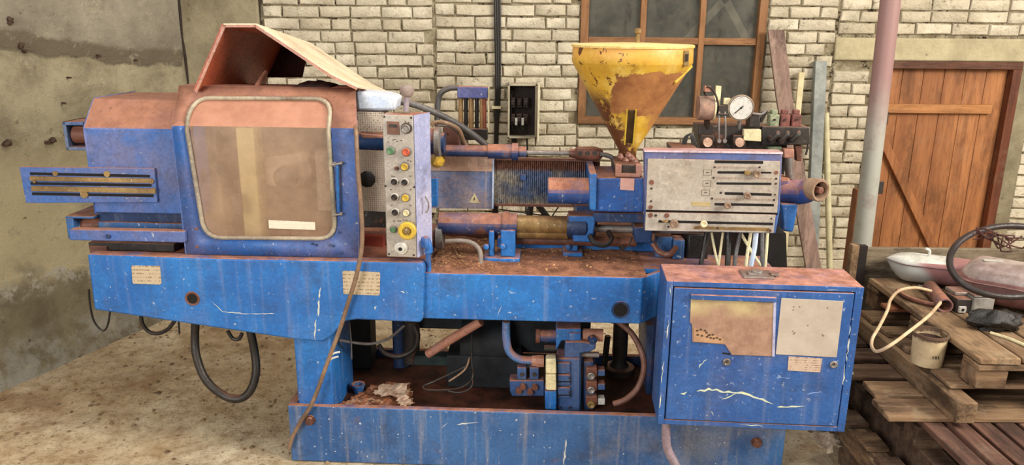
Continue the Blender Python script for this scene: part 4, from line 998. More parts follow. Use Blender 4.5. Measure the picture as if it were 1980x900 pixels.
# raised rail on the deck and rear slides
m = MB(); a, b = mp(962, 505, .40), mp(1300, 505, .40); m.box(a.x, b.x, .38, .50, zt2, zt2 + .05); m.build('slide_bed', BLUE, mach, bevel=.006)
deckgrid(a.x + .01, b.x - .01, .382, .50, zt2 + .05, 'slide_bed_dust', DECK, .005, nx=60, ny=8)
m = MB(); m.box(mx(860, 490, .5), mx(1330, 490, .5), .54, .60, zt2, zt2 + .075); m.build('rear_slide', RUSTY, mach, bevel=.005)
m = MB(); m.box(mx(1268, 480, .3), mx(1300, 480, .3), .3, .36, zt2, mz(1284, 458, .3)); m.box(mx(1300, 480, .3), mx(1322, 480, .3), .28, .36, zt2, mz(1310, 462, .3)); m.build('slide_stop', BLUE_DIRTY, mach, bevel=.006)
m = Px(MF); m.tube([(1262, 470, .24), (1275, 488, .22), (1295, 492, .2), (1308, 478, .22)], .012); m.build('grease_hose', RUSTY, mach)
m = Px(MF); m.tube([(862, 467, .2), (895, 466, .19), (916, 472, .18), (928, 486, .16), (930, 508, .15), (930, 520, .15)], .0095, n=12); m.build('grey_drain_pipe', flat('grey_pipe_paint', srgb(146, 134, 124), srgb(110, 100, 92), 12, .5), mach)
m = Px(MF); m.tube([(824, 462, .0), (826, 480, .0), (829, 512, .05), (829, 530, .05)], .010, n=12); m.build('blue_elbow_pipe', BLUE, mach)
m = Px(MF); m.tube([(820, 475, .03), (823, 464, .02), (828, 475, .01), (829, 488, .01)], .016, n=12); m.build('blue_elbow', BLUE, mach)
m = Px(MF); m.tube([(822, 380, .02), (828, 392, .02), (828, 405, .02), (822, 412, .02)], .003); m.build('panel_hook', STEEL, mach)
# ---- flow meter block with coloured tubes
fm = P().plate([(884, 168), (943, 169), (943, 191), (884, 190)], .56, .06).build('flow_meter_block', paint('violet_blue', srgb(74, 84, 150), srgb(60, 66, 126), film=.5), mach, bevel=.004)
for i, (x, mt, r) in enumerate(((891, COPPER, .0105), (901, BLACK, .009), (911, COPPER, .0115), (922, BLACK, .009), (931, COPPER, .0085), (937, flat('faded_red_tube', srgb(170, 100, 76), srgb(130, 76, 58)), .008))):
    m = Px(MF); m.tube([(x, 190, .59), (x, 258, .59)], r, sub=1, n=12); m.build('meter_tube', mt, fm)
P().plate([(884, 249), (942, 250), (942, 272), (886, 271)], .56, .06).build('meter_base', STEEL_DARK, fm, bevel=.003)
P().plate([(943, 169), (946, 169), (946, 255), (943, 255)], .57, .03).build('meter_side_strip', CREAM, fm)
m = Px(MF); m.tube([(886, 170, .6), (868, 171, .6), (853, 180, .6), (847, 198, .6), (846, 240, .58), (850, 290, .55)], .0125, n=12); m.build('meter_conduit', GREYHOSE, fm)
P().plate([(856, 244), (888, 248), (888, 292), (856, 290)], .5, .08).build('rusty_box', RUSTY, mach, bevel=.005)
P().disc(866, 260, .5, .006, .004, 8).build('box_hole', BLACKHOLE, mach)
m = Px(MF); m.tube([(768, 196, .3), (800, 202, .32), (850, 222, .36), (900, 250, .4), (944, 284, .44)], .0135, n=12); m.build('thick_hose', GREYHOSE, mach)
m = Px(MF); m.tube([(834, 244, .3), (842, 237, .3), (862, 238, .3), (886, 250, .34), (896, 272, .38), (905, 288, .4)], .009, n=10); m.build('brown_hose', TAN, mach)
m = Px(MF); m.tube([(845, 243, .34), (870, 245, .36), (890, 262, .38), (896, 290, .4)], .006, n=8); m.build('thin_hose', GREYHOSE, mach)

# ---- injection control panel
IPY = .02
ip = P().plate([(1247, 293), (1513, 296), (1508, 408), (1500, 452), (1248, 447)], IPY + .006, .055).build('injection_panel_case', BLUE_DUSTY, mach, bevel=.004)
m = MB(); a, b = mp(1246, 293, IPY), mp(1514, 295, IPY); m.box(a.x, b.x, IPY, .08, (a.z + b.z) / 2 - .004, (a.z + b.z) / 2 + .003); m.build('panel_lid', paint('pinkish_lid', srgb(214, 186, 190), srgb(170, 160, 200), dust=.8, filmcol=srgb(200, 180, 190)), ip)
P().plate([(1262, 340), (1400, 341), (1400, 430), (1262, 430)], .08, .24).build('panel_support', BLUE_DARK, mach, bevel=.006)
up = P().plate([(1253, 307), (1509, 312), (1503, 412), (1249, 406)], IPY - .002, .007).build('upper_face_plate', GREY_PANEL, ip, bevel=.001)
lo = P().plate([(1249, 411), (1500, 416), (1496, 451), (1247, 446)], IPY - .004, .009).build('lower_face_plate', GREY_PANEL, ip, bevel=.001)
P().plate([(1249, 406), (1504, 412), (1504, 416), (1249, 411)], IPY + .004, .003).build('gap_shade_strip', BLACKHOLE, ip)  # black strip stands in for the shade between the two plates
def slot(x0, y0, x1, y1, par, yl, w=2.6):
    P().plate([(x0, y0 - w), (x1, y1 - w), (x1 + 1, y1), (x1, y1 + w), (x0, y0 + w), (x0 - 1, y0)], yl - .0006, .001).build('slot', BLACKHOLE, par)
S3 = lambda x, y: (1240 + x / 5, 280 + y / 5)
for (x0, y0, x1, y1, w) in ((712, 165, 1175, 172, 2.8), (740, 268, 990, 270, 2.4), (1160, 270, 1255, 272, 1.6), (730, 375, 1255, 380, 2.2), (810, 472, 985, 476, 2.6), (1045, 478, 1258, 484, 2.4), (712, 576, 1280, 586, 2.4)):
    (a0, b0), (a1, b1) = S3(x0, y0), S3(x1, y1); slot(a0, b0, a1, b1, up, IPY - .002, w)
(a0, b0), (a1, b1) = S3(170, 742), S3(1272, 768); slot(a0, b0, a1, b1, lo, IPY - .004, 2.4)
def knob(x, y, r, mat=PINK, par=up, d=.02):
    a, b = S3(x, y); c = mp(a, b, IPY - .002); m = MB(); m.lathe(c, (0, -1, 0), [(0, r * .7), (d * .5, r * .7), (d * .55, r), (d, r), (d + .002, r * .75), (d - .002, r * .3)], 16); m.build('slide_knob', mat, par)
BEIGEK = flat('beige_knob', srgb(150, 126, 106), srgb(96, 74, 60), 40)
knob(1105, 275, .0135, BEIGEK); knob(1015, 485, .0125, BEIGEK); knob(825, 580, .0125, BEIGEK)
knob(310, 755, .016, BEIGEK, lo); knob(597, 757, .013, CREAM, lo); knob(1235, 828, .007, BEIGEK, lo, .008)
a, b = S3(1030, 275); P().plate([(a - 6, b - 4), (a + 6, b - 4), (a + 6, b + 4), (a - 6, b + 4)], IPY - .014, .012).build('slide_pointer', BRASS, up, bevel=.001)
a, b = S3(230, 745); P().plate([(a - 7, b - 1), (a + 4, b - 3), (a + 7, b), (a + 2, b + 3)], IPY - .016, .012).build('pointer_lever', BRASS, lo, bevel=.001)
for (x, y, r) in ((100, 365, .009), (98, 425, .004), (95, 548, .004), (92, 605, .008), (710, 218, .0035), (1145, 218, .0035), (1305, 270, .007), (700, 320, .004), (1305, 330, .004), (1303, 378, .004), (770, 466, .004), (1295, 484, .003), (685, 522, .004), (1283, 536, .004)):
    a, b = S3(x, y); P().disc(a, b, IPY - .004, r, .003, 10).build('plate_screw', RUSTY if r > .005 else DARKP, up)
for (x, y, r) in ((90, 684, .009), (140, 686, .005), (247, 686, .009), (738, 810, .004), (262, 796, .004), (1258, 716, .003)):
    a, b = S3(x, y); P().disc(a, b, IPY - .006, r, .003, 10).build('plate_screw', RUSTY if r > .006 else DARKP, lo)
for (x, y) in ((640, 270), (635, 375), (622, 465)):
    a, b = S3(x, y); m = Px(MF)
    for (x0, y0, x1, y1) in ((-8, -5.5, 8, -5), (-8, 5, 8, 5.5), (-8, -5.5, -7.4, 5.5), (7.4, -5.5, 8, 5.5), (-3, -1, 3, .5)): m.rect(a + x0, b + y0, a + x1, b + y1, IPY - .0026, .0008)
    m.build('pictogram_box', INK, up)
m = Px(MF)
for (x0, x1, y, st, h) in ((725, 1135, 222, 14, 2.4), (730, 1270, 326, 14, 2.4), (710, 1270, 530, 14, 2.4)):
    x = x0
    while x < x1: a, b = S3(x, y + (x - x0) * .012); m.rect(a - .35, b - h, a + .35, b + h * .6, IPY - .0026, .0008); x += st
m.build('scale_ticks', flat('scale_print', srgb(150, 112, 84), srgb(130, 100, 80)), up, kind='stuff')
m = Px(MF); m.plate([S3(485, 550), S3(670, 556), S3(668, 600), S3(483, 592)], IPY - .0026, .0008); m.build('scale_legend', plate_mat('legend_plate', srgb(178, 160, 116), srgb(140, 120, 80), 600), up)
m = Px(MF); m.plate([S3(520, 790), S3(1240, 806), S3(1240, 836), S3(500, 816)], IPY - .005, .001); m.build('lower_strip', BRASS, lo)
# wires hanging out below the injection panel
for (x0, x1, x2, r, mt) in ((1376, 1382, 1392, .005, CREAM), (1398, 1393, 1387, .005, CREAM), (1432, 1452, 1482, .006, CREAM), (1432, 1424, 1418, .008, GREYHOSE), (1452, 1446, 1440, .007, CREAM), (1462, 1458, 1448, .010, PALE_BLUE), (1474, 1474, 1474, .008, GREYHOSE), (1366, 1360, 1352, .009, BLACK), (1408, 1408, 1406, .011, BLACK), (1484, 1482, 1478, .006, CREAM)):
    m = Px(MF); m.tube([(x0, 450, .12), (x1, 485, .1), (x2, 530, .08)], r, n=8); m.build('control_wire', mt, mach)
P().plate([(1330, 452), (1372, 452), (1368, 520), (1325, 516)], .3, .12).build('relay_box', BLACK, mach, bevel=.01)
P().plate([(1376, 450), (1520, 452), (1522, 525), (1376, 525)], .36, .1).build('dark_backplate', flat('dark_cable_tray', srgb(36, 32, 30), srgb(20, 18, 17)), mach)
# hydraulic motor on the right, open end towards us
HB = paint('elbow_blue', srgb(34, 84, 170), srgb(26, 58, 120), nz0=.05, dust=.8, film=.25, rust=.4)
m = MB(); a = mp(1500, 370, .30); b = mp(1548, 372, .26); c = mp(1580, 367, .2)
m.tube([a, b, c - (c - b).normalized() * .03], lambda t: .058 - .018 * t, n=20); m.build('hydraulic_motor', HB, mach)
ax = (c - b).normalized(); ax = Vector((.42, -.90, .04)).normalized()
m = MB(); m.lathe(c - ax * .04, ax, [(0, .041), (.055, .045), (.060, .042), (.060, .034), (.052, .032), (.02, .031)], 26, caps=False); m.build('open_flange', flat('ring_cream', srgb(166, 140, 116), srgb(112, 84, 66)), mach)
m = MB(); m.lathe(c - ax * .04, ax, [(0, .033), (.022, .0325)], 20); m.build('bore_shade_disc', BLACKHOLE, mach)  # black disc stands in for the shade inside the open ring
m = MB(); m.lathe(c - ax * .02, ax, [(0, .013), (.042, .013), (.044, .006)], 20); m.build('shaft_end', RUSTY, mach)
P().plate([(1510, 395), (1544, 395), (1540, 420), (1534, 450), (1514, 448), (1512, 420)], .22, .08).build('motor_mount', BLUE, mach, bevel=.008)
P().plate([(1500, 345), (1530, 345), (1530, 400), (1500, 400)], .25, .1).build('motor_body', paint('motor_pinkblue', srgb(60, 92, 160), srgb(40, 66, 124), film=.5, filmcol=srgb(170, 116, 110), nz0=.1), mach, bevel=.012)
m = Px(MF); m.tube([(1527, 345, .28), (1525, 325, .28), (1525, 305, .28)], .016, n=12); m.build('hose_fitting', STEEL, mach)
P().plate([(1516, 289), (1536, 289), (1536, 306), (1516, 306)], .27, .04).build('hose_nut', PINK, mach, bevel=.003)
# ---- hopper
HC = mp(1213, 300, .33); hz0 = HC.z
hx = HC.x + .02
zt = mz(1222, 92, .33); zband = mz(1222, 121, .33); Rr = (mx(1339, 100, .33) - mx(1107, 100, .33)) / 2; hcx = (mx(1339, 100, .33) + mx(1107, 100, .33)) / 2
hb_x = mx(1213, 300, .33)
n = NT('flaking_yellow_paint'); s3 = n.sep()
yel = n.mix(n.rng(n.noise(4, 6, .7), .3, .7), srgb(206, 166, 52), srgb(178, 134, 40))
yel = n.mix(n.rng(n.noise(9, 8, .75), .45, .65, 0, .6), yel, srgb(220, 192, 112)); yel = n.mix(n.rng(n.noise(5, 8, .75), .5, .66, 0, .4), yel, srgb(150, 112, 50))
yel = n.mix(n.math('MULTIPLY', n.rng(s3[2], zband - .01, zt, 0, .8), n.rng(n.noise(5, 5), .25, .6)), yel, srgb(222, 162, 84))
rst = n.mix(n.rng(n.noise(9, 7, .7), .35, .7), srgb(164, 112, 64), srgb(124, 76, 42))
drk = n.mix(n.noise(20, 5), srgb(104, 60, 32), srgb(72, 42, 26))
wz_ = n.math('ADD', s3[2], n.math('MULTIPLY', n.math('SUBTRACT', n.noise(9, 7, .7), .5), .10))
wx_ = n.math('ADD', s3[0], n.math('MULTIPLY', n.math('SUBTRACT', n.noise(8, 7, .7, n.map(loc=(5, 5, 5))), .5), .12))
zp1, zp0 = mz(1240, 143, .1), mz(1240, 226, .16); xp0 = mx(1193, 180, .1)
patch = n.math('MULTIPLY', n.rng(wz_, zp1 + .003, zp1 - .003), n.rng(wz_, zp0 - .003, zp0 + .003))
patch = n.math('MULTIPLY', patch, n.rng(wx_, xp0 - .004, xp0 + .004))
# everything right of the scar stays rust tinted
right = n.math('MULTIPLY', n.rng(wx_, mx(1245, 230, .2), mx(1262, 230, .2)), n.rng(wz_, zp1, zp1 - .01)); patch = n.math('MAXIMUM', patch, n.math('MULTIPLY', right, n.rng(n.noise(12, 8, .75), .36, .5, .35, .9)))
spots = n.math('MAXIMUM', n.rng(n.noise(24, 7, .7), .575, .59), n.math('MULTIPLY', n.rng(n.noise(11, 5, .6), .62, .64), 1))
spots = n.math('MULTIPLY', spots, n.rng(wx_, mx(1225, 200, .2), mx(1180, 200, .2), .15, 1))
lowl = n.math('MULTIPLY', n.rng(n.noise(14, 8, .75), .42, .46), n.math('MULTIPLY', n.rng(s3[2], mz(1200, 165, .2), mz(1200, 205, .2)), n.rng(n.math('SUBTRACT', wx_, n.math('MULTIPLY', n.math('SUBTRACT', s3[2], hz0), -.52)), hb_x + .06, hb_x + .02)))
c = n.mix(n.math('MAXIMUM', spots, lowl), yel, drk); c = n.mix(patch, c, rst)
n.bump(n.math('ADD', n.noise(40, 6), n.math('ADD', n.math('MULTIPLY', patch, -1), n.math('MULTIPLY', lowl, -1))), .35, .003)
HOPM = n.out(c, n.mix(patch, (.45,) * 3, (.8,) * 3), 0, .4)
def ell(name, rings, mat, parent, cy=.33, nn=56, caps=True):
    """rings: (cx, z, r)"""
    m = MB(); v = []; f = []
    for (cx, z, r) in rings:
        for i in range(nn): w = 2 * math.pi * i / nn; v.append((cx + r * math.cos(w), cy + r * math.sin(w), z))
    for k in range(len(rings) - 1):
        for i in range(nn): j = (i + 1) % nn; f.append((k * nn + i, k * nn + j, (k + 1) * nn + j, (k + 1) * nn + i))
    if caps: f += [tuple(range(nn - 1, -1, -1)), tuple((len(rings) - 1) * nn + i for i in range(nn))]
    m.add(v, f); return m.build(name, mat, parent)
zlow = mz(1215, 300, .33)
hop = ell('hopper', [(hb_x, zlow - .02, .036), (hb_x, zlow + .02, .036), (hcx, zband, Rr), (hcx, zband + .004, Rr * 1.008), (hcx, zt, Rr), (hcx, zt + .004, Rr * .99)], HOPM, mach)
hop['label'] = 'yellow conical hopper with a brown rust scar'
LIDM = paint('pale_yellow_lid', srgb(232, 204, 130), srgb(214, 180, 100), dust=.5, dcol=srgb(226, 200, 150), dcol2=srgb(200, 166, 110), film=.3, filmcol=srgb(240, 220, 180), rust=.2)
ell('lid', [(hcx, zt + .002, Rr * 1.02), (hcx, zt + .01, Rr * 1.025), (hcx, zt + .013, Rr * 1.0), (hcx, zt + .018, Rr * .35), (hcx, zt + .019, .01)], LIDM, hop)
m = MB(); q = mp(1233, 80, .33); m.lathe((q.x, .33, zt + .012), (0, 0, 1), [(0, .009), (.04, .008), (.045, .014), (.058, .014), (.062, .006)], 10); m.build('lid_knob', BRASS, hop)
def conept(px, py):
    """point of the cone surface seen at the pixel (marching the sight line)"""
    c = MF.M.inverted() @ Vector((0, 0, CAM_H)); q = mp(px, py, .33); d = (q - c)
    for k in range(400):
        t = .80 + k * .0006; s_ = c + d * t; f_ = (s_.z - zlow - .02) / (zband - zlow - .02); f_ = max(0, min(1, f_))
        cx_ = hb_x + (hcx - hb_x) * f_; r = .036 + (Rr - .036) * f_
        if s_.z > zband: r = Rr
        if math.hypot(s_.x - cx_, s_.y - .33) < r: return s_
    return q
# sight glass down the front
a, b = conept(1221, 213), conept(1216, 276)
dd = (b - a); up_ = dd.normalized(); sd = Vector((1, 0, 0)); nn_ = sd.cross(up_).normalized()
if nn_.y > 0: nn_ = -nn_
m = MB(); m.obox((a + b) / 2 + nn_ * .002, dd / 2, sd * .0155, nn_ * .004); m.build('sight_glass', flat('brown_sight_glass', srgb(74, 56, 34), srgb(46, 34, 22), 14, .3), hop, bevel=.003)
m = MB()
for s_ in (-1, 1): m.obox((a + b) / 2 + sd * .017 * s_ + nn_ * .003, dd / 2 * 1.06, sd * .003, nn_ * .006)
m.build('sight_glass_rim', YELLOW, hop)
m = MB(); q = conept(1325, 110); m.box(q.x - .008, q.x + .012, q.y - .016, q.y + .012, mz(1325, 127, .2), mz(1325, 97, .2)); m.build('lid_clasp', BRASS, hop, bevel=.002)
m = MB(); q = conept(1325, 110); m.box(q.x - .004, q.x + .008, q.y - .02, q.y - .014, mz(1325, 118, .2), mz(1325, 104, .2)); m.build('clasp_slot', DARKP, hop)
a, b = conept(1336, 128), conept(1304, 160)
m = MB(); m.tube([a + Vector((0, -.005, 0)), b + Vector((0, -.005, 0))], .007); m.build('side_strap', YELLOW, hop)
m = MB(); m.lathe((hb_x, .33, zlow - .05), (0, 0, 1), [(0, .05), (.02, .05), (.022, .04), (.04, .038)], 18); m.build('hopper_neck', RUSTY, hop)
m = MB()
for (x, y) in ((1200, 303), (1210, 309), (1222, 306), (1215, 300), (1228, 312)): q = mp(x, y, .27); m.lathe(q, (0, -.4, 1), [(-.012, .012), (0, .015), (.012, .006)], 6)
m.build('neck_bolt', RUSTY, hop)
# ---- gauges and valve block behind the injection panel
GY = .3
vb_ = P().plate([(1350, 243), (1478, 243), (1480, 292), (1352, 292)], GY + .04, .12).build('valve_manifold', STEEL_DARK, mach, bevel=.005)
m = Px(MF); m.m.lathe(mp(1433, 209, GY) + Vector((0, .045, 0)), (0, -1, 0), [(0, .045), (.03, .048), (.034, .0515), (.044, .0515), (.045, .047), (.040, .046)], 36); g = m.build('pressure_gauge', flat('gauge_case', srgb(150, 132, 112), srgb(96, 82, 68), 12, .4), vb_, label='round pressure gauge with white dial')
P().disc(1433, 209, GY + .001, .045, .003, 36).build('dial_face', WHITEP, vb_)
m = MB(); c = mp(1433, 209, GY - .002); dd = Vector((-.026, 0, -.024)); m.obox(c + dd * .3, dd * .62, Vector((.0012, 0, -.0013)), (0, .0006, 0)); m.lathe(c, (0, -1, 0), [(0, .004), (.002, .004)], 10); m.build('gauge_needle', DARKP, vb_)
m = MB()
for k in range(25):
    w_ = R(225 - 270 * k / 24); e = Vector((math.cos(w_), 0, math.sin(w_))); m.obox(c + e * .040, e * (.003 if k % 4 == 0 else .0016), Vector((-e.z, 0, e.x)) * .0005, (0, .0005, 0))
m.build('dial_ticks', INK, vb_)
m = Px(MF); m.tube([(1430, 232, GY + .03), (1428, 262, GY + .06)], .008, n=10); m.build('gauge_stem', STEEL, vb_)
m = MB(); a, b = mp(1351, 210, GY + .02), mp(1380, 210, GY + .02); m.cyl((a.x, GY + .04, a.z), (b.x, GY + .04, a.z), .048, n=28); g2 = m.build('side_gauge', flat('side_gauge_pink', srgb(168, 132, 114), srgb(110, 92, 82), 20), vb_, label='second gauge seen edge-on, dusty pink')
m = MB(); m.cyl((b.x, GY + .04, a.z), (b.x + .006, GY + .04, a.z), .050, n=28); m.build('gauge_rim', CREAM, vb_)
m = Px(MF); m.tube([(1367, 232, GY + .04), (1367, 262, GY + .06)], .012, n=10); m.build('gauge_stem', DARKP, vb_)
m = Px(MF); m.tube([(1366, 186, GY + .04), (1362, 178, GY + .03), (1368, 168, GY), (1380, 176, GY), (1388, 200, GY), (1386, 222, GY + .02)], .004); m.build('gauge_wire', DARKP, vb_)
m = Px(MF); m.rect(1363, 167, 1375, 178, GY, .03); m.build('wire_plug', PINK, vb_, bevel=.002)
m = Px(MF); m.plate([(1385, 166), (1395, 167), (1392, 205), (1382, 205)], GY + .05, .015); m.build('cream_tab', CREAM, vb_)
m = Px(MF); m.rect(1401, 190, 1412, 202, GY + .02, .02); m.build('small_tag', CREAM, vb_)
for x in (1391, 1402): m = Px(MF); m.tube([(x, 216, GY + .0), (x - 1 if x < 1400 else x + 1, 250, GY), (x, 276, GY + .02)], .0035); m.disc(x, 273, GY - .005, .008, .014, 8); m.build('metering_tube', STEEL, vb_)
m = Px(MF); m.tube([(1388, 221, GY - .01), (1407, 222, GY - .01)], .004, sub=1); m.rect(1390, 205, 1406, 219, GY, .03); m.build('tube_clamp', STEEL_DARK, vb_)
for (x, y) in ((1368, 276), (1430, 276)):
    m = Px(MF); m.rect(x - 13, y - 14, x + 13, y + 12, GY + .005, .04); m.build('solenoid_body', DARKP, vb_, bevel=.004)
    m = Px(MF); m.disc(x + 1, y, GY - .012, .018, .02, 12); m.build('solenoid_cap', flat('pale_pink_cap', srgb(212, 182, 160), srgb(160, 120, 100), 40), vb_)
P().plate([(1439, 251), (1472, 251), (1472, 274), (1438, 272)], GY - .0, .03).build('terminal_label', CREAM, vb_, bevel=.002)
P().plate([(1450, 222), (1470, 222), (1470, 246), (1448, 246)], GY + .02, .06).build('relay', STEEL_DARK, vb_, bevel=.004)
m = Px(MF); m.tube([(1452, 219, GY + .02), (1472, 221, GY + .02), (1482, 213, GY + .02)], .005); m.build('valve_lever', STEEL, vb_)
m = Px(MF); m.tube([(1470, 236, GY + .04), (1482, 214, GY + .03)], .008); m.build('valve_lever', STEEL_DARK, vb_)
bk = P().plate([(1474, 245), (1566, 246), (1566, 280), (1472, 282)], GY + .02, .1).build('valve_bank', STEEL_DARK, mach, bevel=.004)
for x in (1505, 1524, 1545): m = Px(MF); m.tube([(x - 14, 272, GY - .012), (x - 3, 262, GY - .02), (x, 257, GY - .01)], .010, n=12); m.build('spool_cap', STEEL_DARK, bk); P().disc(x - 12, 271, GY - .01, .014, .03, 12).build('spool_nut', DARKP, bk)
for (x, mt) in ((1498, flat('green_cream_block', srgb(160, 160, 132), srgb(96, 108, 86), 40)), (1519, flat('pink_block', srgb(132, 82, 74), srgb(84, 52, 48), 40)), (1541, flat('pink_block_b', srgb(128, 80, 72), srgb(80, 50, 46), 40))):
    m = Px(MF); m.rect(x - 9, 222, x + 9, 245, GY + .04, .05); m.rect(x - 6, 213, x + 6, 222, GY + .05, .03); m.build('solenoid_coil', mt, bk, bevel=.003)
    P().disc(x, 232, GY + .034, .005, .006, 8).build('coil_screw', DARKP, bk)
P().plate([(1486, 284), (1512, 284), (1512, 296), (1486, 296)], .32, .05).build('green_fitting', flat('green_grey_fitting', srgb(130, 144, 116), srgb(96, 104, 84)), mach, bevel=.003)
P().plate([(1538, 282), (1552, 282), (1550, 312), (1540, 312)], .34, .03).build('down_fitting', RUSTY, mach, bevel=.003)
m = Px(MF); m.tube([(1556, 262, .34), (1562, 280, .34), (1558, 300, .34)], .004); m.build('thin_pipe', STEEL_DARK, mach)
for k in range(4):
    m = Px(MF); m.tube([(1318 + k * 2, 290, .3), (1322 + k * 3, 268 - 2 * k, .3), (1334 + k * 2, 262, .3), (1340 + k * 3, 288, .3)], .003, n=6); m.build('wire_loop', BLACK, mach)
P().plate([(1300, 286), (1350, 288), (1350, 295), (1300, 295)], .2, .15).build('manifold_shelf', STEEL_DARK, mach)
m = MB(); a, b = mx(1350, 300, .35), mx(1478, 300, .35); m.box(a, b, .36, .44, zt2, mz(1400, 288, .36)); m.build('manifold_stand', STEEL_DARK, mach)
m = MB(); a, b = mx(1500, 300, .4), mx(1520, 300, .4); m.box(a, b, .40, .46, zt2, mz(1500, 284, .36)); m.build('rear_post', flat('dark_post', srgb(40, 34, 32), srgb(26, 22, 21)), mach)

# ================================================================ UNDER THE BED
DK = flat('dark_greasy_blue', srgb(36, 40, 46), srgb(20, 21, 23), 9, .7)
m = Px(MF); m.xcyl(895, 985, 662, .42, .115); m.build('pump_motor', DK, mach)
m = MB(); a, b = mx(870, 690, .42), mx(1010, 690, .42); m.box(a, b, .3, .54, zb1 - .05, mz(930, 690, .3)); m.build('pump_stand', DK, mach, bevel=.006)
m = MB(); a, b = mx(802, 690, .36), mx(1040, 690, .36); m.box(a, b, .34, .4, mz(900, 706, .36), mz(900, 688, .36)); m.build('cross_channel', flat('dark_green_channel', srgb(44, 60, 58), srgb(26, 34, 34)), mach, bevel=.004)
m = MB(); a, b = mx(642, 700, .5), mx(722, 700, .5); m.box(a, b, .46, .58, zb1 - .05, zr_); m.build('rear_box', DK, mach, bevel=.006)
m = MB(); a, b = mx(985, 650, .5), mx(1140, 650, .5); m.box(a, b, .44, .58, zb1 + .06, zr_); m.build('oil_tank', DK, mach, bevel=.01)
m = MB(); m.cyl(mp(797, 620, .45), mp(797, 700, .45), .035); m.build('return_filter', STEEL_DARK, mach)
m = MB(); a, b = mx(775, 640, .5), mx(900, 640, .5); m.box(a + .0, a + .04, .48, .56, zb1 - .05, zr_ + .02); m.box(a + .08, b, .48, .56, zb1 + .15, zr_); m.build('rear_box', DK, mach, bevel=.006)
m = Px(MF); m.tube([(828, 685, .26), (870, 658, .22), (930, 622, .18)], .019, n=16); m.build('suction_pipe', PINK, mach)
m = Px(MF); m.tube([(979, 622, .12), (979, 655, .12), (985, 680, .12), (1002, 694, .12), (1025, 697, .12), (1036, 697, .12)], .0165, n=16); m.build('pressure_pipe', paint('pipe_blue_pink', srgb(76, 116, 170), srgb(70, 100, 150), film=.5, filmcol=srgb(170, 112, 104), nz0=.1), mach)
m = MB(); a = mp(1028, 698, .12); m.lathe(a, (1, 0, 0), [(0, .022), (.02, .024), (.022, .026), (.05, .026)], 8); m.build('pipe_nut', PINK, mach)
# valve stack
VB_ = paint('valve_blue', srgb(58, 90, 140), srgb(42, 66, 112), film=.4, rust=.35, chips=.2, nz0=.2)
vs_ = P().plate([(1077, 693), (1122, 693), (1122, 797), (1077, 797)], .1, .1).build('valve_stack', VB_, mach, bevel=.006)
P().plate([(1099, 645), (1124, 645), (1124, 797), (1100, 797)], .12, .12).build('stack_column', BLUE, vs_, bevel=.006)
for y in (722, 745, 770): P().plate([(1078, y - 20), (1103, y - 20), (1103, y + 1), (1078, y + 1)], .088, .02).build('valve_slice', VB_, vs_, bevel=.004)
for y in (738, 764): P().plate([(1077, y), (1104, y), (1104, y + 2), (1077, y + 2)], .0865, .004).build('slice_joint', BLACKHOLE, vs_)
for (x, y) in ((1081, 740), (1101, 733), (1081, 767), (1101, 760), (1101, 790), (1081, 790)): P().disc(x, y, .082, .004, .008, 6).build('cap_screw', DARKP, vs_)
P().plate([(1053, 757), (1076, 757), (1076, 795), (1054, 793)], .07, .1).build('solenoid_tail', BLUE, vs_, bevel=.005)
for (y0, y1) in ((695, 724), (725, 756)): P().plate([(1055, y0 + 1), (1058, y0), (1075, y0), (1076, y1), (1058, y1), (1055, y1 - 2)], .055, .05).build('solenoid_coil', CREAM, vs_, bevel=.005, label='cream solenoid coil')
P().plate([(1075, 636), (1124, 636), (1124, 668), (1108, 668), (1100, 660), (1086, 660), (1075, 680)], .13, .1).build('valve_head', BLUE, vs_, bevel=.006)
P().plate([(1093, 661), (1120, 660), (1152, 664), (1152, 676), (1140, 682), (1122, 684), (1122, 700), (1091, 698)], .11, .1).build('valve_elbow', VB_, vs_, bevel=.006)
m = Px(MF); m.xcyl(1042, 1075, 650, .18, .026); m.build('head_barrel', TUBE, vs_); m = Px(MF); m.xcyl(1036, 1044, 650, .18, .03); m.build('barrel_flange', RUSTY, vs_)
m = Px(MF); m.xcyl(1052, 1076, 674, .2, .014); m.build('thin_barrel', STEEL_DARK, vs_)
m = Px(MF); m.xcyl(1126, 1166, 648, .16, .026); m.build('head_barrel', PINK, vs_)
m = MB(); c = mp(1144, 655, .13); m.lathe(c, (.2, -1, 0), [(0, .017), (.025, .017), (.027, .01)], 14); m.build('check_valve', BLUE_DARK, vs_)
m = Px(MF); m.xcyl(1124, 1158, 686, .16, .012); m.build('adjuster_screw', STEEL, vs_)
# left valve plate
lv = P().plate([(985, 736), (1052, 736), (1052, 767), (990, 767), (986, 758)], .13, .06).build('left_valve_plate', VB_, mach, bevel=.004)
for x in (1009, 1033): P().plate([(x - 9, 711), (x + 9, 711), (x + 9, 735), (x - 9, 735)], .13, .04).build('valve_cap', VB_, lv, bevel=.004); P().disc(x, 726, .122, .008, .01, 12).build('valve_plug', STEEL_DARK, lv)
for (x, y) in ((1011, 750), (1034, 751), (1003, 758), (1025, 760)): P().disc(x, y, .112, .013, .02, 10).build('union_nut', RUSTY, lv)
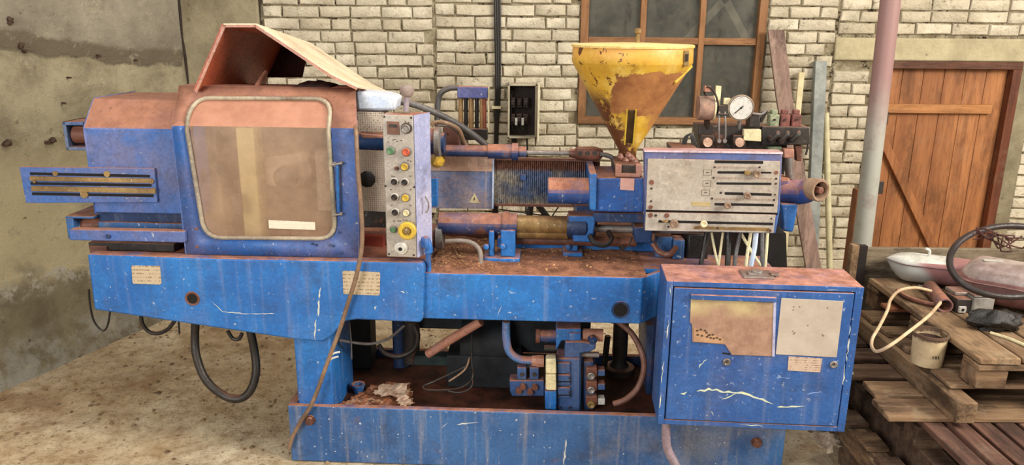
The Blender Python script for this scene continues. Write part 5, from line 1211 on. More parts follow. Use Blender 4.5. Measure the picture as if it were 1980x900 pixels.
# right valve tier
rv = P().plate([(1128, 700), (1148, 700), (1150, 798), (1128, 798)], .14, .05).build('right_valve_bar', BLUE_DARK, mach, bevel=.004)
for y in (726, 753, 782):
    P().plate([(1133, y - 14), (1155, y - 14), (1155, y + 4), (1133, y + 4)], .12, .04).build('valve_block', RUSTY, rv, bevel=.004)
    m = MB(); c = mp(1143, y, .12); m.lathe(c, (0, -1, 0), [(0, .016), (.012, .016), (.014, .012), (.010, .006)], 14); m.build('hex_plug', BRASS if y > 770 else STEEL, rv)
    P().plate([(1156, y - 10), (1170, y - 10), (1170, y + 2), (1156, y + 2)], .13, .04).build('side_fitting', VB_ if y < 770 else WHITEP, rv, bevel=.003)
m = Px(MF); m.tube([(1190, 618, .2), (1225, 650, .18), (1245, 700, .14), (1236, 745, .12), (1212, 772, .1), (1186, 782, .1)], .0125, n=12); m.build('curved_hose', paint('pink_brown_hose', srgb(122, 84, 72), srgb(90, 62, 54), film=.4, filmcol=srgb(170, 130, 120), chips=0), mach)
m = Px(MF); m.tube([(1175, 650, .5), (1168, 712, .5)], .014); m.build('rear_leg', STEEL_DARK, mach)
m = MB(); a = mp(1197, 708, .5); m.lathe((a.x, .5, zb1 - .05), (0, 0, 1), [(0, .07), (.03, .07), (.035, .045), (.06, .03), (.1, .035), (.5, .035)], 18); m.build('levelling_foot', STEEL_DARK, mach)
P().plate([(1250, 630), (1278, 630), (1278, 800), (1250, 800)], .3, .3).build('cabinet_side_web', BLUE_DARK, mach)
P().plate([(1288, 560), (1640, 560), (1515, 850), (1288, 850)], .1, .02) and None
m = MB(); a, b = mx(1275, 700, .1), mx(1500, 700, .1); m.box(a, b, .10, .5, zb1 - .03, zt2 - .03); m.build('right_pedestal', BLUE_DARK, mach, bevel=.006)
# loops of wire on the tray floor
for k, pts in enumerate((((912, 640, .25), (911, 700, .2), (895, 712, .16), (840, 738, .12), (818, 748, .12), (830, 755, .1), (880, 753, .1), (905, 742, .12), (914, 725, .14), (910, 700, .2)), ((908, 692, .2), (898, 716, .16), (868, 738, .14)), ((911, 680, .2), (913, 720, .16), (912, 748, .1), (890, 760, .08), (866, 757, .08)))):
    m = Px(MF); m.tube(pts, .004, n=6); m.build('tray_wire', TAN if k == 1 else BLACK, mach)
m = Px(MF); m.tube([(655, 658, .1), (690, 664, .14), (720, 665, .16), (752, 655, .2), (782, 630, .24)], .006, n=8); m.build('under_cable', GREYHOSE, mach)
m = Px(MF); m.tube([(676, 625, .12), (679, 660, .12), (680, 695, .12)], .003, n=6); m.build('under_wire', GREYHOSE, mach)
m = Px(MF); m.tube([(732, 668, .26), (745, 684, .26), (772, 690, .26), (800, 676, .26), (808, 650, .26), (800, 630, .26)], .011, n=10); m.build('under_hose', BLACK, mach)
# things lying in the tray
m = MB(); c = mp(693, 748, .22); m.lathe((c.x, .22, zb1 - .05), (0, 0, 1), [(0, .018), (.035, .026), (.038, .03), (.045, .03), (.042, .02), (.03, .018)], 8); o = m.build('blue_plug', BLUE_DIRTY); o.matrix_world = MF.M; tag(o, 'small blue metal plug standing alone in the oily tray by the column', 'plug')
# torn sheet of scale and paper
def crumple(name, pts_px, z, mat, label, cat, amp=.012, F=MF, res=.012, th=.0015):
    P_ = [F.g(x, y, z) for x, y in pts_px]; xs_ = [p.x for p in P_]; ys_ = [p.y for p in P_]
    def inside(x, y):
        c_ = False; j = len(P_) - 1
        for i in range(len(P_)):
            a, b = P_[i], P_[j]
            if (a.y > y) != (b.y > y) and x < (b.x - a.x) * (y - a.y) / (b.y - a.y) + a.x: c_ = not c_
            j = i
        return c_
    m = MB(); idx = {}; vs = []; fs = []
    nx = int((max(xs_) - min(xs_)) / res) + 1; ny = int((max(ys_) - min(ys_)) / res) + 1
    def vid(i, j):
        if (i, j) not in idx:
            x, y = min(xs_) + i * res, min(ys_) + j * res; idx[(i, j)] = len(vs)
            vs.append((x + .004 * noise.noise(Vector((x * 60, y * 60, 2))), y + .004 * noise.noise(Vector((x * 60, y * 60, 7))), z + amp * (1 + noise.noise(Vector((x * 22, y * 22, 3))) + .5 * noise.noise(Vector((x * 60, y * 60, 9))))))
        return idx[(i, j)]
    for j in range(ny):
        for i in range(nx):
            if inside(min(xs_) + (i + .5) * res, min(ys_) + (j + .5) * res): fs.append((vid(i, j), vid(i + 1, j), vid(i + 1, j + 1), vid(i, j + 1)))
    m.add(vs, fs); o = m.build(name, mat, smooth=False); o.matrix_world = F.M; so = o.modifiers.new('solid', 'SOLIDIFY'); so.thickness = th
    return tag(o, label, cat)
n = NT('peeling_scale'); c = n.mix(n.rng(n.noise(14, 7, .7), .5, .64), srgb(140, 88, 62), srgb(190, 160, 130)); c = n.mix(n.rng(n.noise(26, 5, .7), .5, .6), c, srgb(90, 54, 38)); SCALE = n.out(c, .9, 0, .2)
crumple('torn_cardboard', [(655, 786), (690, 768), (720, 750), (760, 742), (792, 745), (796, 765), (800, 786), (770, 790)], zb1 - .035, SCALE, 'torn flake of brown card lying at the front of the oily tray', 'cardboard', .010)
crumple('paper_scrap', [(722, 765), (740, 748), (788, 750), (784, 764), (798, 786), (774, 788), (765, 770), (742, 772)], zb1 - .012, flat('pale_scrap', srgb(196, 172, 150), srgb(140, 108, 90), 20), 'pale crumpled paper scrap on top of the torn brown card', 'paper', .012)

# ---- cables on the left
m = Px(MF); m.tube([(379, 600, .1), (377, 650, .1), (380, 690, .08), (398, 735, .06), (432, 765, .05), (462, 772, .05), (484, 756, .06), (495, 720, .08), (492, 680, .1), (484, 640, .1)], .017, n=14); m.build('rubber_hose', BLACK, mach, label='thick black hose hanging in a loop')
m = Px(MF); m.tube([(272, 605, .12), (276, 628, .12), (290, 643, .12), (308, 645, .12), (326, 636, .12), (338, 620, .12)], .008, n=10); m.build('hanging_cable', BLACK, mach)
m = Px(MF); m.tube([(172, 560, .1), (174, 590, .1), (182, 622, .1), (198, 640, .1), (208, 630, .1), (213, 602, .1)], .004, n=8); m.build('thin_hanging_cable', BLACK, mach)
m = Px(MF); m.tube([(440, 640, .12), (450, 655, .12), (462, 656, .12), (468, 645, .12)], .008, n=8); m.build('hanging_cable', BLACK, mach)
m = Px(MF); m.tube([(345, 615, .12), (347, 645, .12)], .004, n=6); m.build('thin_hanging_cable', BLACK, mach)
# long flexible conduit running down the front
m = Px(MF)
m.tube([(688, 235, .10), (689, 262, .01), (692, 330, -.015), (698, 400, -.02), (700, 470, -.03), (690, 530, -.04), (672, 590, -.03), (656, 640, -.03), (632, 705, -.03), (606, 775, -.035), (582, 815, -.03), (566, 845, -.025), (559, 868, -.025)], .0085, n=10)
o = m.build('flexible_conduit', TAN); o.matrix_world = MF.M; tag(o, 'long tan flexible conduit hanging from the window guard down to the machine base', 'conduit')
m = Px(MF); 
for (a, b) in (((636, 690, -.02), (657, 681, -.02)), ((634, 700, -.02), (654, 690, -.02))): m.tube([a, ((a[0] + b[0]) / 2, (a[1] + b[1]) / 2 - 2, -.03), b], .004, n=6)
m.build('tape_end', WHITEP, o)
# ================================================================ THE ELECTRIC CABINET
cab = empty('electric_cabinet', CF.M, 'blue steel electric cabinet with papers on its door, at the machine\'s right end', 'cabinet')
cp = CF.p
q = [cp(1290, 546, 0), cp(1668, 552, 0), cp(1634, 838, 0), cp(1270, 816, 0)]
cx0, cx1 = (q[0].x + q[3].x) / 2, (q[1].x + q[2].x) / 2; cz1, cz0 = (q[0].z + q[1].z) / 2, (q[2].z + q[3].z) / 2
x0, x1, z0, z1 = q[3].x * .5 + q[0].x * .5, cx1, cz0, cz1
cd = .20; E = .022
m = MB(); m.box(x0, x1, .012, cd, z0, z1); m.build('cabinet_body', BLUE_CAB, cab, bevel=.004)
dq = [(1303, 557), (1650, 565), (1617, 829), (1287, 803)]
dx0 = (cp(1303, 557, 0).x + cp(1287, 803, 0).x) / 2; dx1 = (cp(1650, 565, 0).x + cp(1617, 829, 0).x) / 2
dz1 = (cp(1303, 557, 0).z + cp(1650, 565, 0).z) / 2; dz0 = (cp(1617, 829, 0).z + cp(1287, 803, 0).z) / 2
for nm, b in (('left', (x0, dx0 - .004, z0, z1)), ('right', (dx1 + .004, x1, z0, z1)), ('top', (dx0 - .004, dx1 + .004, dz1 + .004, z1)), ('bottom', (dx0 - .004, dx1 + .004, z0, dz0 - .004))):
    m = MB(); m.box(b[0], b[1], -.006, .0125, b[2], b[3]); m.build('frame_strip', BLUE_CAB, cab, bevel=.002)
m = MB(); m.box(dx0 - .004, dx1 + .004, .011, .0122, dz0 - .004, dz1 + .004); m.build('door_gap', BLACKHOLE, cab)
dr = MB(); dr.box(dx0, dx1, -.009, .008, dz0, dz1); door = dr.build('cabinet_door', BLUE_CAB, cab, bevel=.003)
C_ = lambda: Px(CF)
DY = -.009
DUSTY_PLATE = flat('dusty_brown_plate', srgb(168, 128, 104), srgb(140, 112, 92), 7)
n = NT('dusty_document_cover'); s3 = n.sep(); f_ = n.rng(s3[2], cp(1415, 620, 0).z, cp(1415, 592, 0).z)
c = n.mix(n.rng(n.noise(22, 6, .7), .35, .65), srgb(166, 132, 112), srgb(142, 110, 92)); c = n.mix(n.math('MULTIPLY', f_, n.rng(n.noise(6, 5), .3, .6)), c, srgb(186, 168, 124)); COVER = n.out(c, .5, 0, .4)
C_().plate([(1336, 578), (1499, 586), (1499, 684), (1495, 690), (1415, 687), (1402, 667), (1339, 662), (1338, 628), (1334, 624)], DY - .003, .003).build('document_cover', COVER, door, bevel=.001)
C_().plate([(1341, 634), (1400, 656), (1399, 665), (1342, 661)], DY - .0045, .0015).build('document_corner', PAPER_BROWN, door)
m = C_()
for (x, y) in ((1348, 640), (1355, 638), (1349, 648), (1357, 650), (1366, 644), (1372, 648), (1367, 652), (1378, 648), (1374, 654), (1380, 655), (1386, 654), (1392, 657), (1370, 649), (1363, 640)): m.rect(x - 2, y - 1.6, x + 2.5, y + 1.6, DY - .0052, .0006)
m.build('document_print', INK, door)
C_().plate([(1336, 571), (1502, 577), (1502, 586), (1336, 580)], DY - .014, .014).build('document_rail', BLUE_CAB, door, bevel=.002)
C_().plate([(1496, 584), (1501, 584), (1498, 690), (1493, 690)], DY - .005, .005).build('document_edge', LILAC, door)
C_().plate([(1511, 577), (1631, 583), (1618, 692), (1500, 686)], DY - .0025, .0025).build('blank_notice', flat('grey_beige_notice', srgb(184, 172, 158), srgb(164, 150, 136), 5, .6, .3), door, label='square grey-beige notice, print worn off', bevel=.001)
m = C_()
for (x, y) in ((1535, 594), (1546, 594), (1534, 600), (1533, 641), (1535, 646), (1537, 644), (1592, 650), (1590, 648), (1562, 630), (1600, 596)): m.rect(x - 1.5, y - 1, x + 1.5, y + 1, DY - .0031, .0006)
m.build('notice_marks', flat('faint_print', srgb(130, 112, 96)), door)
C_().plate([(1525, 690), (1590, 694), (1586, 721), (1523, 717)], DY - .002, .002).build('rating_label', LABELP, door)
for (x, y) in ((1405, 700), (1612, 705)):
    m = MB(); c = cp(x, y, DY); m.lathe(c, (0, -1, 0), [(0, .014), (.004, .014), (.006, .010), (.004, .008), (.004, .001)], 16); lk = m.build('door_lock', STEEL, door)
m = MB(); c = cp(1405, 700, DY - .005); m.lathe(c, (0, -1, 0), [(0, .005), (.003, .005)], 3); m.lathe(cp(1612, 705, DY - .005), (0, -1, 0), [(0, .005), (.003, .005)], 3); m.build('lock_key', DARKP, door)
C_().plate([(1397, 682), (1412, 684), (1412, 687), (1397, 685)], DY - .001, .002).build('slit', BLACKHOLE, door)
sk = dict(parent=door, F=CF, yl=DY)
YSC = flat('pale_green_scratch', srgb(206, 210, 170), srgb(180, 190, 180), 40)
scratch([(1347, 756), (1370, 754), (1400, 757), (1425, 760), (1450, 764), (1475, 772), (1496, 781)], .009, mat=YSC, **sk)
scratch([(1425, 760), (1410, 768), (1395, 772)], .004, mat=YSC, **sk); scratch([(1502, 788), (1530, 788), (1555, 786)], .007, mat=YSC, **sk)
scratch([(1316, 761), (1328, 759)], .012, mat=YSC, **sk); scratch([(1351, 712), (1358, 702), (1366, 695)], .006, mat=YSC, **sk); scratch([(1374, 795), (1380, 804)], .005, mat=YSC, **sk)
scratch([(1560, 764), (1588, 757)], .004, mat=flat('light_blue_scratch', srgb(130, 160, 214)), **sk); scratch([(1500, 730), (1530, 732)], .003, mat=flat('light_blue_scratch_b', srgb(130, 160, 214)), **sk)
for pp in ([(1646, 612), (1641, 650)], [(1641, 655), (1636, 700)], [(1634, 705), (1629, 745)]): scratch(pp, .006, parent=cab, F=CF, yl=-.0065)
for pp in ([(1293, 620), (1290, 655)], [(1283, 700), (1279, 742)], [(1296, 556), (1298, 575)], [(1278, 760), (1275, 790)], [(1600, 560), (1622, 561)], [(1430, 822), (1475, 824)]): scratch(pp, .004, parent=cab, F=CF, yl=-.0065)
m = MB(); 
for (x, y) in ((1658, 728),): c = cp(x, y, .0); m.lathe(Vector((x1, .02, c.z)), (1, 0, 0), [(0, .007), (.012, .007)], 8)
m.build('hinge_pin', STEEL, cab)
# handle plate on the lid
a = CF.g(1428, 524, z1); b = CF.g(1494, 535, z1)
m = MB(); m.box(a.x, b.x, .05, .14, z1, z1 + .006); m.cyl(((a.x + b.x) / 2, .095, z1), ((a.x + b.x) / 2, .095, z1 + .018), .02)
for sx_ in (.02, .1): m.box(a.x + sx_, a.x + sx_ + .03, .07, .10, z1 + .006, z1 + .012)
m.build('lid_plate', STEEL, cab, bevel=.002)
# pipe leaving the cabinet
m = MB(); pts = [CF.p(x, y, yl) for x, y, yl in ((1288, 815, .03), (1288, 850, .03), (1292, 872, .03), (1304, 895, .02), (1322, 930, .0))]
m.tube(pts, .0165, n=14); o = m.build('cabinet_pipe', paint('pink_grey_pipe', srgb(150, 130, 140), srgb(110, 96, 104), film=.4, filmcol=srgb(196, 160, 150)), cab)

# ================================================================ PALLETS AND JUNK
pp_ = PF.p; pg = PF.g
def bx(x0, x1, y0, y1, z0, z1, name, mat, parent, bev=.004, jit=.004, rot=0.0):
    rr = random
    m = MB(); m.box(x0, x1, y0, y1, z0, z1)
    m.v = [(x + rr.uniform(-jit, jit), y + rr.uniform(-jit, jit), z + rr.uniform(-jit, jit) * .5) for x, y, z in m.v]
    return m.build(name, mat, parent, bevel=bev, seg=1)
ZA, ZB, ZC = .62, .493, .345
# top pallet: long boards front to back on blocks
pa = empty('wooden_pallet', PF.M, 'topmost grey weathered pallet carrying the junk', 'pallet', 'stacked wooden pallets')
Xa = pg(1880, 683, ZA).x; Wd = .82
for (a, w) in ((0, .15), (.158, .12), (.286, .13), (.43, .12), (.56, .20)): bx(Xa + a, Xa + a + w, .0 + random.uniform(-.012, .012), .88, ZA - .024, ZA, 'deck_board', PAL_Y, pa)
for y in (.0, .38, .78): bx(Xa - .0, Xa + Wd, y, y + .1, ZA - .050, ZA - .026, 'cross_board', PAL_X, pa)
for y in (.0, .38, .78):
    for x in (0, .36, .70): bx(Xa + x + .004, Xa + x + .12, y + .006, y + .11, ZB + .001, ZA - .051, 'spacer_block', PAL_X, pa)
# second pallet: cross boards on long bearers
pb = empty('wooden_pallet', PF.M, 'middle pallet of the stack, the paint bucket stands on it', 'pallet', 'stacked wooden pallets')
Xb = pg(1827, 757, ZB - .022).x; Xb0 = pg(1706, 782, ZB - .106).x
for y, w in ((.05, .14), (.22, .09), (.36, .12), (.52, .09), (.66, .13)): bx(Xb + .02, Xb + .95, y, y + w, ZB - .021, ZB, 'deck_board', PAL_X, pb)
for x in (0, .42, .84): bx(Xb + x, Xb + x + .07, -.05, .86, ZB - .105, ZB - .022, 'bearer', PAL_Y, pb)
for y, w in ((.0, .14), (.17, .12), (.33, .12), (.50, .11), (.66, .13)): bx(Xb0 + random.uniform(-.03, .01), Xb0 + 1.15, y, y + w, ZB - .128, ZB - .106, 'bottom_board', PAL_X if y < .3 else PAL_DARK_X, pb)
# third pallet: reddish slats running towards us
pc = empty('wooden_pallet', PF.M, 'lowest wide pallet with reddish-brown slats sticking out towards the front', 'pallet', 'stacked wooden pallets')
zc = ZB - .129
Xc = pg(1790, 812, zc).x - .02
for i in range(8): bx(Xc + i * .088, Xc + i * .088 + .068, -.75, .9, zc - .024, zc, 'slat', PAL_RED, pc, .003)
for y in (-.7, .0, .78): bx(Xc - .02, Xc + .72, y, y + .09, zc - .11, zc - .026, 'bearer', PAL_DARK_X, pc)
for x in (0, .33, .66): bx(Xc + x, Xc + x + .09, -.7, .86, .135, zc - .111, 'skid', PAL_DARK_X, pc)
for i in range(5): bx(Xc - .02, Xc + .72, -.7 + i * .32, -.7 + i * .32 + .12, .11, .134, 'bottom_board', PAL_DARK_X, pc)
for x in (.05, .35, .62):
    for y in (-.6, .1, .7): bx(Xc + x, Xc + x + .1, y, y + .12, .002, .109, 'foot_block', PAL_DARK_X, pc)
# narrow pallet on the left, lower, by the cabinet
pd = empty('wooden_pallet', PF.M, 'low dark pallet squeezed between the blue cabinet and the stack', 'pallet', 'stacked wooden pallets')
zd = .20
xd = 1.36
for i, y in enumerate((-.62, -.44, -.26, -.08, .1, .28, .46, .64)): bx(xd - .0, Xc - .05, y, y + .12, zd - .022, zd, 'deck_board', PAL_DARK_X if i != 4 else PAL_X, pd)
bx(xd - .0, xd + .06, -.62, .8, zd - .1, zd - .023, 'bearer', PAL_Y, pd); bx(Xc - .12, Xc - .055, -.62, .8, zd - .1, zd - .023, 'bearer', PAL_Y, pd)
for i in range(4): bx(xd - .0, Xc - .055, -.6 + i * .4, -.6 + i * .4 + .12, .002, zd - .101, 'bottom_board', PAL_DARK_X, pd)
# upright board closing the back of the top pallet
m = MB(); a, b = pp_(1672, 480, .965), pp_(1862, 490, .965); z1_ = a.z
m.v = []; m.box(a.x, b.x + .35, 0.965, 0.99, .0, z1_)
o = m.build('upright_board', wood('grey_board', srgb(150, 134, 112), srgb(108, 94, 76), srgb(64, 52, 40), 'X', .4, .5, .85), bevel=.004); o.matrix_world = PF.M; tag(o, 'grey stained board standing on edge behind the white lamp shell', 'board')
m = MB(); a = pp_(1672, 478, .9); m.box(a.x - .045, a.x - .01, .925, .962, .0, a.z); m.build('end_post', PAL_Y, o, bevel=.003)
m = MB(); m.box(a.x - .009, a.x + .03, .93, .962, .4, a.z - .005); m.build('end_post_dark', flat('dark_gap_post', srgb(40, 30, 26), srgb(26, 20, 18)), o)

# long moulded shell with white nose (two lamp shells lying together)
n = NT('dusty_shell'); s3 = n.sep(); X_ = n.math('ADD', s3[0], n.math('MULTIPLY', s3[2], .9))
c = n.mix(n.rng(n.noise(5, 6, .7), .3, .7), srgb(158, 112, 110), srgb(132, 90, 90)); c = n.mix(n.rng(n.noise(4, 6, .7), .5, .7, 0, .6), c, srgb(176, 166, 162))
xn = pp_(1770, 520, .9).x
c = n.mix(n.rng(X_, xn + .62, xn + .56), c, srgb(176, 176, 172)); SHELL = n.out(c, .45, 0, .5)
def shell(name, p0, p1, wmax, hmax, mat, lift=0.0, n_=26, k=20, flatb=1.0, topf=.5, nose=.16):
    """long boat-like shell lying on its side: p0 nose, p1 tail"""
    p0, p1 = Vector(p0), Vector(p1); ax = (p1 - p0); L = ax.length; ax.normalize(); sd = Vector((0, 0, 1)).cross(ax).normalized(); up = ax.cross(sd)
    m = MB(); v = []; f = []
    for i in range(n_ + 1):
        t = i / n_; s_ = min(1, (t / nose)) if t < nose else 1; s_ = math.sin(s_ * math.pi / 2) ** .7 if s_ < 1 else 1
        s_ *= 1 - .18 * max(0, t - .5); s_ = max(s_, .03)
        for j in range(k):
            w = 2 * math.pi * j / k; cw, sw = math.cos(w), math.sin(w)
            yy = math.copysign(abs(cw) ** .75, cw) * wmax * s_; zz = math.copysign(abs(sw) ** .8, sw) * hmax * (s_ * flatb if sw < 0 else s_ * topf)
            v.append(p0 + ax * L * t + sd * yy + up * zz)
    for i in range(n_):
        for j in range(k): f.append((i * k + j, i * k + (j + 1) % k, (i + 1) * k + (j + 1) % k, (i + 1) * k + j))
    f += [tuple(range(k - 1, -1, -1)), tuple(n_ * k + j for j in range(k))]
    m.add(v, f); return m
lamp = empty('street_lamp_head', PF.M, 'long grey street lamp shell with pale nose lying on the top pallet', 'lamp')
a = pg(1714, 500, ZA + .095); b = pg(2010, 530, ZA + .10)
a.z = ZA + .098; b.z = ZA + .10
shell('lamp_body', a, b, .088, .095, SHELL, topf=.22).build('lamp_body', SHELL, lamp)
ax = (b - a).normalized()
m = shell('x', a + ax * .006 + Vector((0, 0, .004)), a + ax * .25 + Vector((0, 0, .006)), .080, .050, None, n_=16, flatb=.02, topf=.45, nose=.4)
m.build('lamp_nose_cover', flat('grubby_white_cover', srgb(206, 204, 196), srgb(150, 146, 136), 14, .5), lamp)
m = MB(); q = a + ax * .17 + Vector((0, .0, .024)); m.tube([q, q + Vector((.0, 0, .03)), q + Vector((-.02, 0, .04))], .006); m.build('cover_hook', WHITEP, lamp)
m = shell('rim', a - ax * .004, b, .092, .008, None); m.build('seam_rim', flat('dark_seam', srgb(120, 90, 86), srgb(96, 76, 74)), lamp)
lamp2 = empty('street_lamp_head', PF.M, 'second lamp shell, dusty maroon with clear cover, inside the black hoop', 'lamp')
a2 = pg(1850, 530, ZA + .10); b2 = pg(2180, 590, ZA + .10); a2.z = ZA + .110; b2.z = ZA + .115
shell('x', a2, b2, .12, .105, None, topf=.2).build('lamp_body', flat('maroon_shell', srgb(132, 92, 88), srgb(94, 62, 60), 9, .45, .2, .003, 8), lamp2)
ax2 = (b2 - a2).normalized()
m = shell('x', a2 + ax2 * .015 + Vector((0, 0, .006)), b2 + Vector((0, 0, .006)), .108, .10, None, flatb=.02, topf=.75, nose=.12); m.build('clear_cover', flat('milky_cover', srgb(178, 162, 154), srgb(120, 98, 94), 9, .3, .2, .003, 8), lamp2)
m = shell('x', a2 - ax2 * .01, b2, .126, .010, None); m.build('seam_rim', flat('pink_seam', srgb(140, 104, 98), srgb(100, 72, 68)), lamp2)
m = MB(); q = a2 + ax2 * .10 + Vector((0, -.04, .083)); m.obox(q, ax2 * .045 + Vector((0, .02, .0)), (0, .008, 0), (0, 0, .003)); m.build('white_clip', WHITEP, lamp2)
# black hoop
m = MB(); pts = []
ctr = pp_(1952, 506, .30)
for k in range(28):
    w = 2 * math.pi * k / 28
    pts.append(pp_(1955 + 119 * math.cos(w), 506 + 69 * math.sin(w), .30 - .16 * math.sin(w)))
m.tube(pts, .0125, n=10, sub=2, closed=True); o = m.build('rubber_hoop', paint('hoop_rubber', srgb(44, 32, 30), srgb(28, 22, 22), film=.25, rust=0, chips=0, filmcol=srgb(80, 58, 52), dust=.0)); o.matrix_world = PF.M
tag(o, 'large black rubber hoop leaning over the lamp shells on the pallets', 'hoop')
m = MB()
rw = random.Random(4)
for k in range(9):
    pts = []; x, y = rw.uniform(1880, 1915), rw.uniform(448, 458)
    for s_ in range(5): pts.append(pp_(x + s_ * rw.uniform(14, 24), y + rw.uniform(-8, 10) + s_ * rw.uniform(1, 8), .24 + rw.uniform(0, .05)))
    m.tube(pts, .003, n=5, sub=4)
o = m.build('wire_bundle', flat('dark_red_wire', srgb(92, 56, 50), srgb(54, 36, 34)), kind=None); o.matrix_world = PF.M; tag(o, 'tangle of thin dark red wires draped over the black hoop top', 'wire')
# rusty pipe stub
m = MB(); a = pg(1798, 556, ZA + .03); b = pg(1828, 592, ZA + .03); 
m.lathe(a, b - a, [(0, .030), ((b - a).length, .030), ((b - a).length, .024), (.01, .024)], 20, caps=False); o = m.build('pipe_stub', paint('rusty_pink_pipe', srgb(150, 104, 92), srgb(120, 78, 68), film=.3, rust=.3)); o.matrix_world = PF.M
so = o.modifiers.new('solid', 'SOLIDIFY'); so.thickness = .002
tag(o, 'short rusty pink pipe stub pointing forward on the top pallet', 'pipe')
# rusty hoop/strip by the pipe
m = MB(); pts = [pg(x, y, ZA + .012) for x, y in ((1736, 562), (1752, 574), (1780, 584), (1812, 590), (1838, 588))]
m.tube(pts, .010, n=8); o = m.build('rusty_bar', RUSTY); o.matrix_world = PF.M; tag(o, 'curved rusty bar lying under the pink pipe stub', 'bar')
m = MB(); pts = [pg(x, y, ZA + .014) for x, y in ((1775, 556), (1800, 560), (1822, 566))]; m.tube(pts, .012, n=6); o = m.build('metal_scrap', STEEL); o.matrix_world = PF.M; tag(o, 'short grey metal scrap behind the pink pipe stub', 'scrap')
# bracket with hole + small gearbox
br = empty('metal_bracket', PF.M, 'grey steel bracket with square plate and hole beside pipe stub', 'bracket')
q = pg(1862, 606, ZA); 
m = MB(); m.box(q.x - .03, q.x + .03, q.y, q.y + .09, ZA + .002, ZA + .06); m.build('bracket_body', STEEL_DARK, br, bevel=.004)
m = MB(); m.box(q.x - .025, q.x + .005, q.y - .012, q.y, ZA + .004, ZA + .032); m.build('square_plate', flat('pale_steel_plate', srgb(196, 190, 180), srgb(150, 144, 136)), br, bevel=.003)
m = MB(); m.lathe((q.x - .010, q.y - .012, ZA + .018), (0, -1, 0), [(0, .006), (.001, .006)], 14); m.build('plate_hole', BLACKHOLE, br)
m = MB(); m.box(q.x - .02, q.x + .05, q.y + .04, q.y + .12, ZA + .06, ZA + .075); m.build('bracket_top', STEEL, br, bevel=.003)
q = pg(1893, 606, ZA)
m = MB(); m.box(q.x - .035, q.x + .05, q.y - .01, q.y + .08, ZA + .002, ZA + .07); gbx = m.build('metal_box', flat('grey_cast_metal', srgb(150, 146, 138), srgb(108, 102, 96), 12, .6), bevel=.005); gbx.matrix_world = PF.M; tag(gbx, 'small grey cast metal box between the bracket and the black bag', 'box')
m = MB(); m.box(q.x - .035, q.x + .05, q.y - .01, q.y + .08, ZA + .0705, ZA + .078); m.build('box_lid', STEEL, gbx, bevel=.003)
# black bag
m = MB(); c = pg(1922, 636, ZA); nu, nv = 30, 14; v = []; f = []
for j in range(nv + 1):
    for i in range(nu):
        w = 2 * math.pi * i / nu; ph = math.pi * j / nv
        x, y, z = math.cos(w) * math.sin(ph) * .105, math.sin(w) * math.sin(ph) * .06, -math.cos(ph) * .045
        nn = 1 + .35 * noise.noise(Vector((x * 22, y * 22, z * 30 + 5))) + .2 * noise.noise(Vector((x * 60, y * 60, z * 60)))
        v.append((c.x + x * nn, c.y + y * nn, ZA + .034 + max(-.033, z * nn)))
for j in range(nv):
    for i in range(nu): f.append((j * nu + i, j * nu + (i + 1) % nu, (j + 1) * nu + (i + 1) % nu, (j + 1) * nu + i))
m.add(v, f); n = NT('black_plastic_film'); c = n.mix(n.rng(n.noise(12, 5), .4, .7), srgb(18, 18, 17), srgb(40, 36, 33)); n.bump(n.noise(30, 6, .7), .8, .01)
o = m.build('plastic_bag', n.out(c, .3, 0, .5)); o.matrix_world = PF.M; tag(o, 'crumpled black plastic bag on the front edge of top pallet', 'bag')
m = MB(); pts = [pg(x, y, ZA + .006) for x, y in ((1915, 644), (1950, 655), (1990, 672))]; m.tube(pts, .006, n=6); o = m.build('lath_strip', CREAM); o.matrix_world = PF.M; tag(o, 'thin cream strip lying on the top pallet before the black bag', 'strip')
# cream cable loop
m = MB(); pts = [pp_(x, y, yl) for x, y, yl in ((1800, 563, .55), (1770, 557, .5), (1740, 562, .42), (1722, 580, .36), (1716, 600, .3), (1700, 632, .22), (1687, 655, .16), (1686, 672, .12), (1697, 680, .08), (1722, 668, .04), (1760, 640, .1), (1795, 612, .2), (1815, 590, .3), (1818, 585, .42))]
m.tube(pts, .0062, n=9); o = m.build('cream_cable', flat('cream_cable', srgb(206, 180, 146), srgb(170, 140, 108), 14)); o.matrix_world = PF.M; tag(o, 'cream cable hanging in a loop off the pallet stack', 'cable')
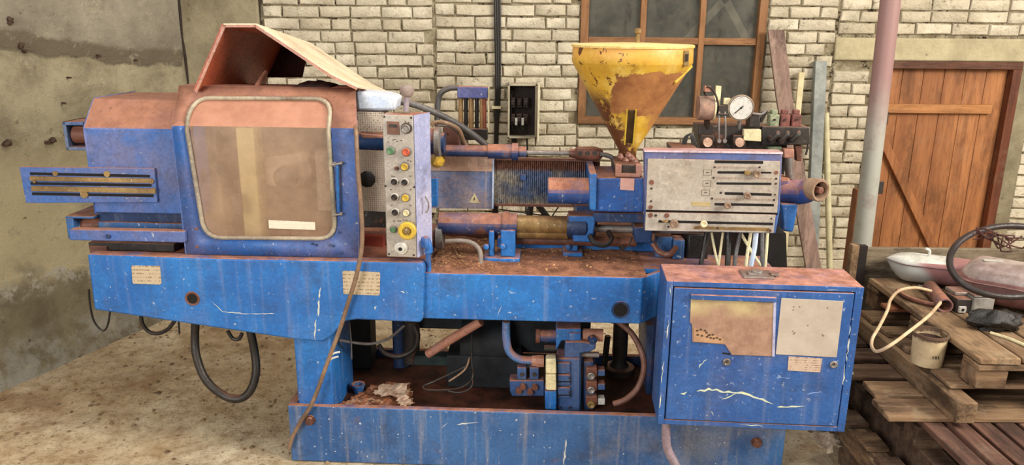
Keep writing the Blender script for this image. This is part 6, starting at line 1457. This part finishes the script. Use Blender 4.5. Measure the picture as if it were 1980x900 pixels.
# brown block under the top pallet
q = pg(1722, 600, ZB); m = MB(); a = pg(1733, 600, ZA - .05); m.box(a.x - .03, a.x + .06, a.y, a.y + .08, ZA - .06, ZA - .047); o = m.build('tile_piece', flat('orange_tile', srgb(170, 108, 76), srgb(130, 80, 58))); 
o.matrix_world = PF.M; tag(o, 'flat orange piece wedged under the top pallet near the cable', 'tile')
# bucket
bc = pg(1807, 716, ZB); bR = .062
bk_ = empty('paint_bucket', PF.M, 'used cream paint bucket with dark crusted paint on middle pallet', 'bucket')
n = NT('crusted_bucket'); s3 = n.sep(); c = n.mix(n.rng(n.noise(9, 6, .7), .3, .7), srgb(206, 186, 150), srgb(170, 146, 112))
c = n.mix(n.math('MULTIPLY', n.rng(n.math('ADD', s3[2], n.math('MULTIPLY', n.noise(30, 6, .7), .05)), ZB + .128, ZB + .14), .9), c, srgb(74, 48, 38)); c = n.mix(n.rng(n.noise(24, 6, .7), .62, .7), c, srgb(120, 84, 60))
BUCK = n.out(c, .6, 0, .4)
m = MB(); Hb = .128; c0 = Vector((bc.x, bc.y + bR, ZB + .001))
m.lathe(c0, (0, 0, 1), [(0, bR * .88), (.004, bR * .9), (Hb - .012, bR), (Hb - .01, bR * 1.06), (Hb, bR * 1.06), (Hb, bR * .97), (Hb - .02, bR * .95), (.01, bR * .86)], 36); m.build('bucket_body', BUCK, bk_)
m = MB(); m.lathe(c0 + Vector((0, 0, Hb - .03)), (0, 0, 1), [(0, bR * .94), (.001, bR * .94)], 30); m.build('dried_paint', flat('dark_dried_paint', srgb(70, 42, 36), srgb(40, 26, 24), 30), bk_)
m = MB()
for (dx, w_) in ((-.010, .002), (-.002, .0015), (.003, .0015), (.010, .002)): m.obox(c0 + Vector((dx - .002, -bR * .965, .048)), (w_ / 2, 0, 0), (0, .0012, 0), (0, .0006, .006))
m.build('bucket_mark', DARKP, bk_)
# crumpled white cloth under the cabinet
crumple('dirty_rag', [(1560, 862), (1590, 850), (1625, 862), (1622, 882), (1600, 885), (1575, 876)], .05, CLOTH, 'dirty white rag on the floor behind the cabinet foot', 'rag', .03, PF, .012)
